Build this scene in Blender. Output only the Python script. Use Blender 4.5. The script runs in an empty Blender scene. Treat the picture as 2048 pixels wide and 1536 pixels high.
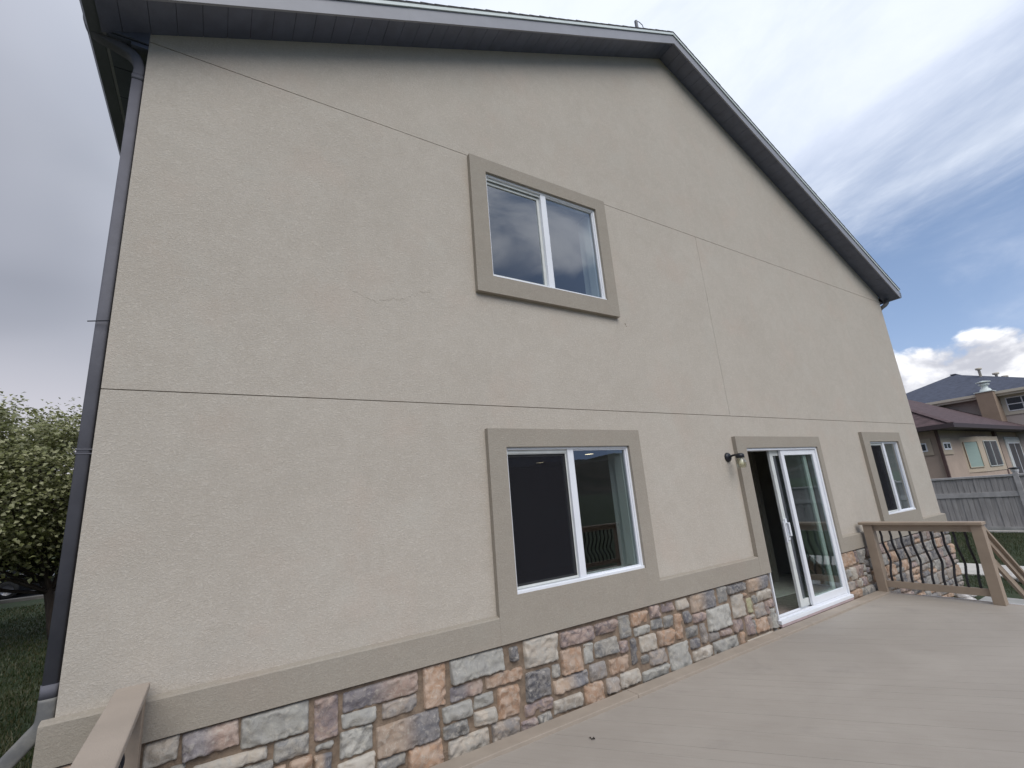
import bpy, bmesh, math, random
from mathutils import Vector, Matrix, noise
R = math.radians
sc = bpy.context.scene
COL = sc.collection
random.seed(7)

# ---------------------------------------------------------------- camera
cam = bpy.data.cameras.new("camera"); co = bpy.data.objects.new("camera", cam); COL.objects.link(co)
YAW, PIT, ROL = .57151, .24386, -.0808
_f = Vector((math.sin(YAW)*math.cos(PIT), math.cos(YAW)*math.cos(PIT), math.sin(PIT)))
_r = Vector((math.cos(YAW), -math.sin(YAW), 0)); _u = _r.cross(_f)
_r, _u = math.cos(ROL)*_r+math.sin(ROL)*_u, -math.sin(ROL)*_r+math.cos(ROL)*_u
M = Matrix((_r, _u, -_f)).transposed().to_4x4(); M.translation = Vector((0, -3.548, 1.728))
co.matrix_world = M
cam.sensor_width = 36; cam.lens = 36*926.52/2048; cam.clip_start = .05; cam.clip_end = 9000
sc.camera = co
sc.render.resolution_x = 1024; sc.render.resolution_y = 768
sc.view_settings.view_transform = 'Standard'; sc.view_settings.look = 'None'
sc.view_settings.exposure = 0.39; sc.view_settings.gamma = 1

# ---------------------------------------------------------------- node helpers
class NT:
    def __init__(s, nt): s.nt = nt
    def n(s, t, **kw):
        nd = s.nt.nodes.new(t)
        for k, v in kw.items():
            if k.startswith('i_'):
                key = k[2:].replace('_', ' ')
                nd.inputs[int(key) if key.isdigit() else key].default_value = v
            else: setattr(nd, k, v)
        return nd
    def l(s, a, b): s.nt.links.new(a, b)
    def put(s, v, sock):
        if isinstance(v, (int, float)): sock.default_value = v
        elif isinstance(v, tuple): sock.default_value = v
        else: s.l(v, sock)
    def m(s, op, a, b=0.0, c=0.0):
        nd = s.n('ShaderNodeMath', operation=op)
        s.put(a, nd.inputs[0]); s.put(b, nd.inputs[1]); s.put(c, nd.inputs[2])
        return nd.outputs[0]
    def ss(s, v, a, b, lo=0.0, hi=1.0):
        nd = s.n('ShaderNodeMapRange', interpolation_type='SMOOTHSTEP')
        s.put(v, nd.inputs[0]); nd.inputs[1].default_value = a; nd.inputs[2].default_value = b
        nd.inputs[3].default_value = lo; nd.inputs[4].default_value = hi
        return nd.outputs[0]
    def mix(s, f, a, b, bt='MIX'):
        nd = s.n('ShaderNodeMix', data_type='RGBA', blend_type=bt)
        s.put(f, nd.inputs[0]); s.put(a, nd.inputs[6]); s.put(b, nd.inputs[7])
        return nd.outputs[2]
    def noise(s, vec, scale, detail=3.0, rough=.5, dist=0.0):
        nd = s.n('ShaderNodeTexNoise'); s.l(vec, nd.inputs['Vector'])
        nd.inputs['Scale'].default_value = scale; nd.inputs['Detail'].default_value = detail
        nd.inputs['Roughness'].default_value = rough; nd.inputs['Distortion'].default_value = dist
        return nd.outputs[0]
    def map(s, vec, sc_=(1, 1, 1), rot=(0, 0, 0), loc=(0, 0, 0)):
        nd = s.n('ShaderNodeMapping'); s.l(vec, nd.inputs[0])
        nd.inputs[1].default_value = loc; nd.inputs[2].default_value = rot; nd.inputs[3].default_value = sc_
        return nd.outputs[0]
    def dot(s, v, d):
        nd = s.n('ShaderNodeVectorMath', operation='DOT_PRODUCT'); s.l(v, nd.inputs[0]); nd.inputs[1].default_value = d
        return nd.outputs['Value']

# ---------------------------------------------------------------- world
SUN_EL, SUN_AZ = R(43), R(192)      # azimuth clockwise from +y
w = bpy.data.worlds.new("World"); sc.world = w; w.use_nodes = True
W = NT(w.node_tree); w.node_tree.nodes.clear()
out = W.n('ShaderNodeOutputWorld'); bg = W.n('ShaderNodeBackground')
W.l(bg.outputs[0], out.inputs[0]); bg.inputs[1].default_value = .091
sky = W.n('ShaderNodeTexSky', sky_type='NISHITA', sun_disc=False, sun_elevation=SUN_EL, sun_rotation=SUN_AZ,
          altitude=1300, air_density=1.0, dust_density=.6, ozone_density=1.6)
tc = W.n('ShaderNodeTexCoord'); D = tc.outputs['Generated']
sx = W.n('ShaderNodeSeparateXYZ'); W.l(D, sx.inputs[0]); dz = sx.outputs[2]
K = 1/.11
def C(r, g, b, k=K): return (r*k, g*k, b*k, 1)
inv = W.m('DIVIDE', 1.0, W.m('MAXIMUM', W.m('ADD', dz, .09), .03))
pl = W.n('ShaderNodeVectorMath', operation='SCALE'); W.l(D, pl.inputs[0]); W.l(inv, pl.inputs['Scale'])
P = pl.outputs[0]
# streak coordinates: clouds drawn out along one wind direction
cb3 = W.n('ShaderNodeCombineXYZ')
W.put(W.m('MULTIPLY', W.dot(D, (-.452, .137, .882)), 3.6), cb3.inputs[0]); W.put(W.m('MULTIPLY', W.dot(D, (.10, -.97, .205)), 1.25), cb3.inputs[1])
W.put(W.m('MULTIPLY', W.dot(D, (.885, .18, .425)), 1.2), cb3.inputs[2])
wn = W.map(cb3.outputs[0], (1, 1, 1), (0, 0, R(9)), (1.3, .4, 0))
n_big = W.noise(P, .55, 4, .55, .4)
n_str = W.noise(wn, 1.5, 7, .60, .5)
n_fine = W.noise(wn, 4.2, 8, .6, .3)
side = W.dot(D, (-.452, .137, .882))
cov_v = W.m('ADD', side, W.m('ADD', W.m('MULTIPLY', W.m('SUBTRACT', n_str, .5), .24), W.m('MULTIPLY', W.m('SUBTRACT', n_big, .5), .12)))
cov = W.ss(cov_v, -.09, .15)
wisp = W.m('MULTIPLY', W.ss(n_str, .40, .68), W.ss(n_fine, .36, .68, .25, .85))
wisp = W.m('MULTIPLY', wisp, W.ss(side, -.5, -.05, .75, 1.0))
blue = W.mix(W.ss(dz, .05, .5, .62, .40), sky.outputs[0], C(.34, .47, .74))
blue = W.mix(W.ss(dz, .0, .28, .55, 0.0), blue, C(.50, .62, .86))
lay = W.mix(wisp, blue, C(.70, .77, .92))
# big cloud deck: bright towards one side, grey banks at the other
bright = W.ss(W.dot(D, (.66, .26, .70)), .30, .97)
n_bank = W.noise(W.map(D, (1.0, 1.0, 2.2)), 1.3, 3, .45, .3)
bank = W.ss(n_bank, .34, .66)
grey = W.mix(bank, C(.27, .29, .35), C(.42, .44, .51))
grey = W.mix(W.ss(dz, .02, .34, .95, 0.0), grey, C(.78, .75, .80))
grey = W.mix(W.ss(dz, .55, .85, 0.0, .6), grey, C(.60, .63, .72))
white = W.mix(W.ss(n_str, .35, .65), C(.74, .81, .96), C(.86, .92, 1.02))
deck_c = W.mix(bright, grey, white)
# behind the viewer: heavier rain cloud (seen reflected in the panes)
back = W.ss(W.dot(D, (0, -1, 0)), .1, .6)
nb = W.noise(W.map(D, (1.2, 1.2, 2.6), (0, 0, 0), (3.1, 1.7, .6)), 2.3, 6, .55, .5)
nb = W.m('ADD', nb, W.m('MULTIPLY', W.m('SUBTRACT', dz, .56), .75))
backc = W.mix(W.ss(nb, .44, .68), C(.30, .41, .64), C(1.2, 1.25, 1.38))
lay = W.mix(cov, lay, deck_c)
# cumulus near the horizon
ncu = W.noise(W.map(D, (1, 1, 1.5), (0, 0, 0), (.37, 0, 0)), 6.5, 8, .52, .15)
nc2 = W.noise(W.map(D, (1, 1, 1.7), (0, 0, 0), (0.37, 0.0, .045)), 6.5, 8, .52, .15)
ctop = W.m('ADD', W.m('MULTIPLY', W.m('SUBTRACT', ncu, .5), .24), .178)
cm = W.ss(W.m('SUBTRACT', ctop, dz), -.003, .016)
shade = W.ss(W.m('SUBTRACT', ncu, nc2), -.10, .09)
cuc = W.mix(shade, C(.56, .57, .63), C(1.2, 1.2, 1.22))
cm = W.m('MULTIPLY', cm, W.ss(W.dot(D, (.97, .2, 0)), .80, .90, 0, .96))
lay = W.mix(cm, lay, cuc)
lay = W.mix(back, lay, backc)
W.l(lay, bg.inputs[0])

# ---------------------------------------------------------------- sun
sd = bpy.data.lights.new("sun", 'SUN'); sd.energy = 1.62; sd.angle = R(44); sd.color = (1, .955, .885)
so = bpy.data.objects.new("sun", sd); COL.objects.link(so)
sv = Vector((math.sin(SUN_AZ)*math.cos(SUN_EL), math.cos(SUN_AZ)*math.cos(SUN_EL), math.sin(SUN_EL)))
so.rotation_euler = (-sv).to_track_quat('-Z', 'Y').to_euler(); so.location = (0, -20, 30)

# ---------------------------------------------------------------- materials
def mat(name, col, rough=.7, var=0.0, vs=3.0, bump=0.0, bs=40.0, metal=0.0, spec=.4, detail=5, aniso=(1, 1, 1), col2=None, bd=.01):
    mt = bpy.data.materials.new(name); mt.use_nodes = True
    T = NT(mt.node_tree); b = mt.node_tree.nodes['Principled BSDF']
    b.inputs['Roughness'].default_value = rough; b.inputs['Metallic'].default_value = metal
    b.inputs['Specular IOR Level'].default_value = spec
    tc = T.n('ShaderNodeTexCoord'); v = T.map(tc.outputs['Object'], aniso)
    c = tuple(col)+(1,)
    if var or col2:
        nz = T.noise(v, vs, detail, .6)
        if col2: res = T.mix(T.ss(nz, .38, .62), c, tuple(col2)+(1,))
        else: res = T.mix(T.ss(nz, .25, .75), tuple(x*(1-var) for x in col)+(1,), tuple(min(1, x*(1+var)) for x in col)+(1,))
        T.l(res, b.inputs['Base Color'])
    else: b.inputs['Base Color'].default_value = c
    if bump:
        bp = T.n('ShaderNodeBump'); bp.inputs['Strength'].default_value = bump; bp.inputs['Distance'].default_value = bd
        T.l(T.noise(v, bs, 6, .65), bp.inputs['Height']); T.l(bp.outputs[0], b.inputs['Normal'])
    return mt

def stucco(name, a, b_, mott=1.0, bumpk=1.0):
    mt = bpy.data.materials.new(name); mt.use_nodes = True
    T = NT(mt.node_tree); b = mt.node_tree.nodes['Principled BSDF']
    b.inputs['Roughness'].default_value = .93; b.inputs['Specular IOR Level'].default_value = .2
    v = T.n('ShaderNodeTexCoord').outputs['Object']
    big = T.noise(v, .8, 3, .5); mid = T.noise(v, 5.0, 5, .6, 1.2); 
    tr = T.noise(T.map(v, (1, 1, 1.5), (0, .5, 0)), 38, 6, .62, 1.6)     # trowel marks
    fine = T.noise(v, 170, 3, .6)
    ridge = T.ss(T.m('ABSOLUTE', T.m('SUBTRACT', tr, .5)), 0, .055, 1, 0)
    t = T.m('ADD', T.m('MULTIPLY', T.ss(mid, .3, .7), .28*mott), T.m('MULTIPLY', T.ss(big, .3, .7), .24*mott))
    t = T.m('ADD', t, .17)
    gr = T.noise(T.map(v, (1, 1, 1.25), (0, .3, 0), (1, 2, 3)), 75, 4, .7, .8)
    t = T.m('ADD', t, T.m('MULTIPLY', T.m('SUBTRACT', T.ss(gr, .34, .66), .5), .62))
    t = T.m('ADD', t, T.m('MULTIPLY', T.m('SUBTRACT', T.ss(tr, .3, .7), .5), .5))
    colr = T.mix(T.m('MINIMUM', T.m('MAXIMUM', t, 0), 1), tuple(a)+(1,), tuple(b_)+(1,))
    colr = T.mix(T.m('MULTIPLY', ridge, .13), colr, tuple(x*.62 for x in a)+(1,))
    # faint warm and cool blotches in the finish coat
    warm = T.ss(T.noise(T.map(v, (1, 1, 1), (0, 0, 0), (7, 3, 1)), 1.7, 4, .6), .5, .72)
    colr = T.mix(T.m('MULTIPLY', warm, .18), colr, (a[0]*1.16, a[1]*1.0, a[2]*.96, 1))
    cool = T.ss(T.noise(T.map(v, (1, 1, 1), (0, 0, 0), (2, 8, 5)), 2.6, 5, .6), .52, .72)
    colr = T.mix(T.m('MULTIPLY', cool, .20), colr, (b_[0]*.93, b_[1]*.98, b_[2]*1.0, 1))
    T.l(colr, b.inputs['Base Color'])
    h = T.m('ADD', T.m('MULTIPLY', tr, 1.0), T.m('ADD', T.m('ADD', T.m('MULTIPLY', fine, .25), T.m('MULTIPLY', gr, .7)), T.m('MULTIPLY', ridge, -.08)))
    bp = T.n('ShaderNodeBump'); bp.inputs['Strength'].default_value = .65*bumpk; bp.inputs['Distance'].default_value = .006
    T.l(h, bp.inputs['Height']); T.l(bp.outputs[0], b.inputs['Normal'])
    return mt

M_WALL = stucco('stucco_wall', (.428, .384, .328), (.520, .476, .415))
M_TRIM = stucco('stucco_trim', (.305, .272, .228), (.360, .325, .274), 1.0, .9)
M_JOINT = mat('joint_dark', (.17, .135, .10), .9, .3, 20)
M_SOFFIT = mat('soffit_metal', (.090, .102, .145), .38, .15, 6, spec=.7)
M_SOFF_B = mat('soffit_gap', (.03, .03, .038), .8)
M_FASCIA = mat('fascia_metal', (.265, .27, .30), .5, .08, 2)
M_DRIP = mat('drip_edge', (.60, .66, .65), .45, .06, 5)
M_SHINGLE = mat('shingle', (.12, .115, .12), .9, .4, 25, .5, 60)
M_GUTTER = mat('gutter_metal', (.12, .13, .155), .45, .1, 5)
M_SPOUT = mat('spout_metal', (.108, .108, .128), .68, .10, 7, .15, 20)
M_ELBOW = mat('spout_worn', (.20, .195, .18), .6, .35, 9, .2, 30, col2=(.13, .13, .13))
M_VINYL = mat('white_vinyl', (.74, .76, .80), .42, .03, 3)
M_VINYL2 = mat('vinyl_weathered', (.60, .62, .60), .5, .08, 8)
M_BLACK = mat('black_plastic', (.012, .013, .018), .4)
M_DECK = None
M_RAIL = mat('deck_paint', (.325, .258, .198), .62, .10, 4, .2, 60, aniso=(1, 1, 1))
M_EDGE = mat('deck_edge_paint', (.335, .285, .235), .6, .08, 5, .2, 80)
M_CAPL = mat('rail_cap_paint', (.365, .31, .26), .6, .07, 3, .35, 160)
M_IRON = mat('black_iron', (.018, .018, .022), .5, .2, 30)
M_MORTAR = mat('mortar', (.21, .158, .116), .95, .30, 14, .8, 90)
M_CONC = mat('concrete', (.47, .45, .42), .9, .12, 4, .4, 40)
M_CONC2 = mat('concrete_grey', (.33, .33, .32), .9, .15, 4, .4, 40)
M_ROCK = mat('river_rock', (.33, .31, .30), .85, .45, 9, .6, 20, col2=(.62, .60, .58))
M_FENCE = mat('fence_grey', (.36, .345, .34), .85, .22, 5, .8, 26, aniso=(1, 3.5, .35), detail=8)
M_FENCE2 = mat('fence_trim', (.42, .41, .41), .8, .15, 5, .4, 30)
M_TYRE = mat('tyre', (.02, .02, .02), .8)
M_PAINT = mat('car_paint', (.008, .009, .012), .18, spec=.6)
M_CARGL = mat('car_glass', (.02, .025, .03), .05, spec=.9)
M_RIM = mat('rim', (.35, .35, .37), .3, metal=.8)
M_LENS = mat('lamp_lens', (.7, .7, .72), .15)
M_INW = mat('room_wall', (.34, .30, .26), .8, .05, 2)
M_INC = mat('room_ceiling', (.42, .40, .38), .9)
M_CARPET = mat('carpet', (.26, .22, .195), .98, .25, 30, .6, 200)
M_ROLL = mat('carpet_roll', (.56, .51, .48), .95, .12, 12, .5, 150)
M_INTRIM = mat('jamb_paint', (.80, .82, .79), .6)
M_HILL = mat('hills', (.028, .033, .022), .95, .4, .012, detail=8, col2=(.060, .055, .042))
M_SCREEN = None

def leafmat(name, a, b_, c):
    mt = bpy.data.materials.new(name); mt.use_nodes = True
    T = NT(mt.node_tree); b = mt.node_tree.nodes['Principled BSDF']; o = mt.node_tree.nodes['Material Output']
    v = T.n('ShaderNodeTexCoord').outputs['Object']
    at = T.n('ShaderNodeAttribute', attribute_name='tint')
    col = T.mix(T.ss(T.noise(v, .9, 3, .6), .35, .65), tuple(a)+(1,), tuple(b_)+(1,))
    col = T.mix(T.ss(at.outputs['Fac'], .25, 1.0), col, tuple(c)+(1,))
    T.l(col, b.inputs['Base Color']); b.inputs['Roughness'].default_value = .5
    tr = T.n('ShaderNodeBsdfTranslucent'); T.l(col, tr.inputs[0])
    mx = T.n('ShaderNodeMixShader'); mx.inputs[0].default_value = .32
    T.l(b.outputs[0], mx.inputs[1]); T.l(tr.outputs[0], mx.inputs[2]); T.l(mx.outputs[0], o.inputs[0])
    return mt
M_LEAF = leafmat('leaves', (.120, .135, .045), (.20, .21, .080), (.46, .46, .28))
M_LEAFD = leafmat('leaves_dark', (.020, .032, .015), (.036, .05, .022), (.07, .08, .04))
M_BARK = mat('bark', (.055, .042, .034), .95, .4, 8, .9, 30, aniso=(1, 1, .25))

def glassmat(name, tint, refl):
    mt = bpy.data.materials.new(name); mt.use_nodes = True
    T = NT(mt.node_tree); o = mt.node_tree.nodes['Material Output']; mt.node_tree.nodes.remove(mt.node_tree.nodes['Principled BSDF'])
    tr = T.n('ShaderNodeBsdfTransparent'); tr.inputs[0].default_value = tint+(1,)
    gl = T.n('ShaderNodeBsdfGlossy'); gl.inputs['Roughness'].default_value = .0; gl.inputs[0].default_value = (.93, .96, 1, 1)
    v = T.n('ShaderNodeTexCoord').outputs['Object']
    bp = T.n('ShaderNodeBump'); bp.inputs['Strength'].default_value = .06; bp.inputs['Distance'].default_value = .01
    T.l(T.noise(v, 1.3, 1, .4), bp.inputs['Height']); T.l(bp.outputs[0], gl.inputs['Normal'])
    fr = T.n('ShaderNodeFresnel'); fr.inputs[0].default_value = 1.5
    mx = T.n('ShaderNodeMixShader'); T.l(T.m('MULTIPLY', T.m('MINIMUM', T.m('MULTIPLY', fr.outputs[0], refl), .95), T.m('SUBTRACT', 1.0, T.n('ShaderNodeNewGeometry').outputs['Backfacing'])), mx.inputs[0])
    T.l(tr.outputs[0], mx.inputs[1]); T.l(gl.outputs[0], mx.inputs[2]); T.l(mx.outputs[0], o.inputs[0])
    return mt
M_GLASS = glassmat('window_glass', (.82, .86, .86), 3.4)
M_GLASSD = glassmat('door_glass', (.82, .88, .86), 2.6)
M_JAR = glassmat('jar_glass', (.92, .92, .86), 1.8)

def screenmat():
    mt = bpy.data.materials.new('insect_mesh'); mt.use_nodes = True
    T = NT(mt.node_tree); o = mt.node_tree.nodes['Material Output']; b = mt.node_tree.nodes['Principled BSDF']
    b.inputs['Base Color'].default_value = (.024, .024, .028, 1); b.inputs['Roughness'].default_value = .9; b.inputs['Specular IOR Level'].default_value = 0
    tr = T.n('ShaderNodeBsdfTransparent'); mx = T.n('ShaderNodeMixShader'); mx.inputs[0].default_value = .55
    T.l(tr.outputs[0], mx.inputs[1]); T.l(b.outputs[0], mx.inputs[2]); T.l(mx.outputs[0], o.inputs[0])
    return mt
M_SCREEN = screenmat()

def emat(name, col, s):
    mt = bpy.data.materials.new(name); mt.use_nodes = True; b = mt.node_tree.nodes['Principled BSDF']
    b.inputs['Emission Color'].default_value = col+(1,); b.inputs['Emission Strength'].default_value = s
    return mt
M_BULB = emat('lit_lens', (1, .80, .52), 2.2)

def deckmat():
    mt = bpy.data.materials.new('deck_boards'); mt.use_nodes = True
    T = NT(mt.node_tree); b = mt.node_tree.nodes['Principled BSDF']
    v = T.n('ShaderNodeTexCoord').outputs['Object']
    g = T.map(T.map(v, (1, 1, 1), (0, 0, R(52))), (.8, 14, 1))
    g1 = T.noise(g, 3, 6, .6); sp = T.noise(v, 260, 2, .6); bg_ = T.noise(v, .7, 5, .6, .5)
    c = T.mix(T.ss(bg_, .3, .7), (.310, .279, .246, 1), (.367, .333, .296, 1))
    c = T.mix(T.m('MULTIPLY', T.ss(g1, .45, .75), .22), c, (.24, .205, .17, 1))
    c = T.mix(T.m('MULTIPLY', T.ss(sp, .45, .75), .35), c, (.42, .375, .33, 1))
    st = T.ss(T.noise(T.map(v, (1, 1, 1), (0, 0, 0), (4, 2, 0)), 1.6, 6, .65, .8), .58, .74)
    c = T.mix(T.m('MULTIPLY', st, .25), c, (.22, .20, .185, 1))
    T.l(c, b.inputs['Base Color']); b.inputs['Roughness'].default_value = .58; b.inputs['Specular IOR Level'].default_value = .35
    bp = T.n('ShaderNodeBump'); bp.inputs['Strength'].default_value = .35; bp.inputs['Distance'].default_value = .003
    T.l(T.m('ADD', sp, T.m('MULTIPLY', g1, .8)), bp.inputs['Height']); T.l(bp.outputs[0], b.inputs['Normal'])
    return mt
M_DECK = deckmat()

def stonemat():
    mt = bpy.data.materials.new('cut_stone'); mt.use_nodes = True
    T = NT(mt.node_tree); b = mt.node_tree.nodes['Principled BSDF']
    v = T.n('ShaderNodeTexCoord').outputs['Object']
    a = T.n('ShaderNodeAttribute', attribute_name='ca'); c2 = T.n('ShaderNodeAttribute', attribute_name='cb')
    n1 = T.noise(v, 9, 5, .65, 1.2); n2 = T.noise(v, 26, 6, .68, 1.0); n3 = T.noise(v, 90, 4, .6)
    c = T.mix(T.ss(n1, .40, .60), a.outputs[0], c2.outputs[0])
    c = T.mix(T.m('MULTIPLY', T.ss(n2, .50, .68), .42), c, (.55, .51, .44, 1))
    c = T.mix(T.m('MULTIPLY', T.ss(T.noise(T.map(v, (1, 1, 1), (0, 0, 0), (3, 5, 1)), 13, 5, .7, .6), .54, .72), .36), c, (.085, .08, .085, 1))
    T.l(c, b.inputs['Base Color']); b.inputs['Roughness'].default_value = .85; b.inputs['Specular IOR Level'].default_value = .3
    bp = T.n('ShaderNodeBump'); bp.inputs['Strength'].default_value = .8; bp.inputs['Distance'].default_value = .008
    T.l(T.m('ADD', n2, T.m('MULTIPLY', n3, .5)), bp.inputs['Height']); T.l(bp.outputs[0], b.inputs['Normal'])
    return mt
M_STONE = stonemat()

def groundmat():
    mt = bpy.data.materials.new('turf'); mt.use_nodes = True
    T = NT(mt.node_tree); b = mt.node_tree.nodes['Principled BSDF']
    v = T.n('ShaderNodeTexCoord').outputs['Object']
    c = T.mix(T.ss(T.noise(v, .5, 5, .6), .35, .65), (.018, .034, .010, 1), (.034, .052, .016, 1))
    c = T.mix(T.m('MULTIPLY', T.ss(T.noise(T.map(v, (1, 1, 1), (0, 0, 0), (5, 9, 0)), .9, 6, .65), .52, .72), .6), c, (.085, .066, .034, 1))
    c = T.mix(T.m('MULTIPLY', T.ss(T.noise(v, 60, 3, .7), .4, .7), .5), c, (.02, .035, .012, 1))
    T.l(c, b.inputs['Base Color']); b.inputs['Roughness'].default_value = .9
    bp = T.n('ShaderNodeBump'); bp.inputs['Strength'].default_value = 1; bp.inputs['Distance'].default_value = .03
    T.l(T.noise(v, 45, 4, .7), bp.inputs['Height']); T.l(bp.outputs[0], b.inputs['Normal'])
    return mt
M_GROUND = groundmat()
M_BLADE = leafmat('grass_blades', (.020, .040, .011), (.040, .060, .018), (.085, .080, .036))

# ---------------------------------------------------------------- mesh helpers
class MB:
    def __init__(s): s.v = []; s.f = []
    def poly(s, pts):
        i = len(s.v); s.v += [tuple(p) for p in pts]; s.f.append(tuple(range(i, i+len(pts)))); return s
    def box(s, x0, x1, y0, y1, z0, z1):
        x0, x1 = sorted((x0, x1)); y0, y1 = sorted((y0, y1)); z0, z1 = sorted((z0, z1))
        i = len(s.v)
        s.v += [(x, y, z) for x in (x0, x1) for y in (y0, y1) for z in (z0, z1)]
        s.f += [tuple(i+k for k in q) for q in ((0, 1, 3, 2), (4, 6, 7, 5), (0, 4, 5, 1), (2, 3, 7, 6), (0, 2, 6, 4), (1, 5, 7, 3))]
        return s
    def prism(s, pts, ext):                       # planar outline pushed along ext
        e = Vector(ext); i = len(s.v); n = len(pts)
        s.v += [tuple(Vector(p)) for p in pts]+[tuple(Vector(p)+e) for p in pts]
        s.f.append(tuple(range(i, i+n))); s.f.append(tuple(range(i+2*n-1, i+n-1, -1)))
        for k in range(n): s.f.append((i+k, i+n+k, i+n+(k+1) % n, i+(k+1) % n))
        return s
    def beam(s, a, b, wy, wz, up=(0, 0, 1)):       # rectangular bar from a to b
        a, b = Vector(a), Vector(b); d = (b-a).normalized(); sd = d.cross(Vector(up)).normalized(); u = sd.cross(d)
        pts = [a+sd*wy/2*p+u*wz/2*q for p, q in ((-1, -1), (1, -1), (1, 1), (-1, 1))]
        return s.prism(pts, b-a)
    def tube(s, path, r, n=10, sq=None, caps=True):
        path = [Vector(p) for p in path]; rings = []; ref = None
        for k, p in enumerate(path):
            t = (path[min(k+1, len(path)-1)]-path[max(k-1, 0)]).normalized()
            if ref is None: ref = t.orthogonal().normalized() if sq is None else Vector(sq[2])
            a = (ref-t*ref.dot(t)).normalized(); b = t.cross(a); ref = a
            rk = r[k] if isinstance(r, (list, tuple)) else r
            ring = []
            for q in range(n):
                if sq is None:
                    th = 2*math.pi*q/n; o = a*math.cos(th)*rk+b*math.sin(th)*rk
                else:
                    th = 2*math.pi*(q+.5)/n; cx, sy = math.cos(th), math.sin(th); e = .35
                    o = a*sq[0]*math.copysign(abs(cx)**e, cx)+b*sq[1]*math.copysign(abs(sy)**e, sy)
                ring.append(len(s.v)); s.v.append(tuple(p+o))
            rings.append(ring)
        for A, B in zip(rings, rings[1:]):
            for q in range(n): s.f.append((A[q], A[(q+1) % n], B[(q+1) % n], B[q]))
        if caps: s.f.append(tuple(rings[0][::-1])); s.f.append(tuple(rings[-1]))
        return s
    def lathe(s, prof, c, n=20, axis='z'):
        rings = []
        for r, h in prof:
            ring = []
            for q in range(n):
                th = 2*math.pi*q/n; a, b = r*math.cos(th), r*math.sin(th)
                p = (a, b, h) if axis == 'z' else (a, h, b) if axis == 'y' else (h, a, b)
                ring.append(len(s.v)); s.v.append(tuple(Vector(p)+Vector(c)))
            rings.append(ring)
        for A, B in zip(rings, rings[1:]):
            for q in range(n): s.f.append((A[q], A[(q+1) % n], B[(q+1) % n], B[q]))
        return s
    def build(s, name, m, parent=None, bevel=0, smooth=False, seg=2, recalc=True, loc=None):
        me = bpy.data.meshes.new(name); me.from_pydata(s.v, [], s.f)
        bm = bmesh.new(); bm.from_mesh(me)
        if recalc: bmesh.ops.recalc_face_normals(bm, faces=bm.faces)
        if bevel:
            ed = [e for e in bm.edges if len(e.link_faces) == 2 and e.calc_face_angle(0) > .6]
            bmesh.ops.bevel(bm, geom=ed, offset=bevel, segments=seg, affect='EDGES', profile=.5)
        if loc: bmesh.ops.translate(bm, verts=bm.verts, vec=-Vector(loc))
        bm.to_mesh(me); bm.free()
        if smooth: me.polygons.foreach_set('use_smooth', [True]*len(me.polygons))
        me.materials.append(m)
        o = bpy.data.objects.new(name, me); COL.objects.link(o)
        if loc: o.location = loc
        if parent: o.parent = parent
        return o

def tag(o, label=None, cat=None, group=None, kind=None):
    if label: o['label'] = label
    if cat: o['category'] = cat
    if group: o['group'] = group
    if kind: o['kind'] = kind
    return o
def thing(name, label, cat, group=None, loc=(0, 0, 0)):
    o = bpy.data.objects.new(name, None); COL.objects.link(o); o.location = loc; o.empty_display_size = .1
    return tag(o, label, cat, group)
def part(mb, name, m, parent, **kw):               # world-coordinate mesh under a thing standing at its own spot
    o = mb.build(name, m, parent, **kw)
    p = parent; off = Vector((0, 0, 0))
    while p is not None: off += Vector(p.location); p = p.parent
    if off.length > 0 and not kw.get('loc'):
        o.data.transform(Matrix.Translation(-off))
    return o
def curve(pts, n=6):                               # Catmull-Rom
    P_ = [Vector(p) for p in pts]; P_ = [P_[0]*2-P_[1]]+P_+[P_[-1]*2-P_[-2]]; o = []
    for i in range(1, len(P_)-2):
        for k in range(n):
            t = k/n; a, b, c, d = P_[i-1:i+3]
            o.append(.5*((2*b)+(-a+c)*t+(2*a-5*b+4*c-d)*t*t+(-a+3*b-3*c+d)*t**3))
    o.append(P_[-2]); return o

GZ = -.55
# ================================================================ SETTING
g = MB(); N = 40
g.poly([(-4000, -4000, GZ), (4000, -4000, GZ), (4000, 4000, GZ), (-4000, 4000, GZ)])
tag(g.build('ground', M_GROUND), 'green and brownish lawn reaching away round the house', None, kind='structure')
# concrete
tag(MB().box(13.45, 14.85, -9, 9, GZ-.1, GZ+.03).build('path', M_CONC, bevel=.01), 'pale concrete footpath crossing the lawn before the grey fence', kind='structure')
tag(MB().box(8.45, 11.3, -3.6, -.42, GZ-.1, GZ+.05).build('pavement', M_CONC2, bevel=.01), 'grey concrete pad at the foot of the deck stairs', kind='structure')
# road on the left with kerb
M_KERB_SHADED = mat('kerb_concrete_shaded', (.16, .15, .135), .9, .15, 4)  # concrete darkened in colour to stand for the shade over the kerb
M_ROAD_SHADED = mat('asphalt', (.028, .028, .03), .9, .2, 6, .5, 60)  # asphalt tone lowered further: the shade on the street is in this colour
tag(MB().box(-60, 4, 22.9, 31, GZ-.1, GZ+.004).build('road', M_ROAD_SHADED), 'dark asphalt street, shade put into its tone, beyond the left lawn', kind='structure')
tag(MB().box(-60, 4, 22.62, 22.9, GZ-.1, GZ+.12).build('kerb', M_KERB_SHADED, bevel=.02), 'concrete kerb line toned dark for shade between lawn and street', kind='structure')

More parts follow.
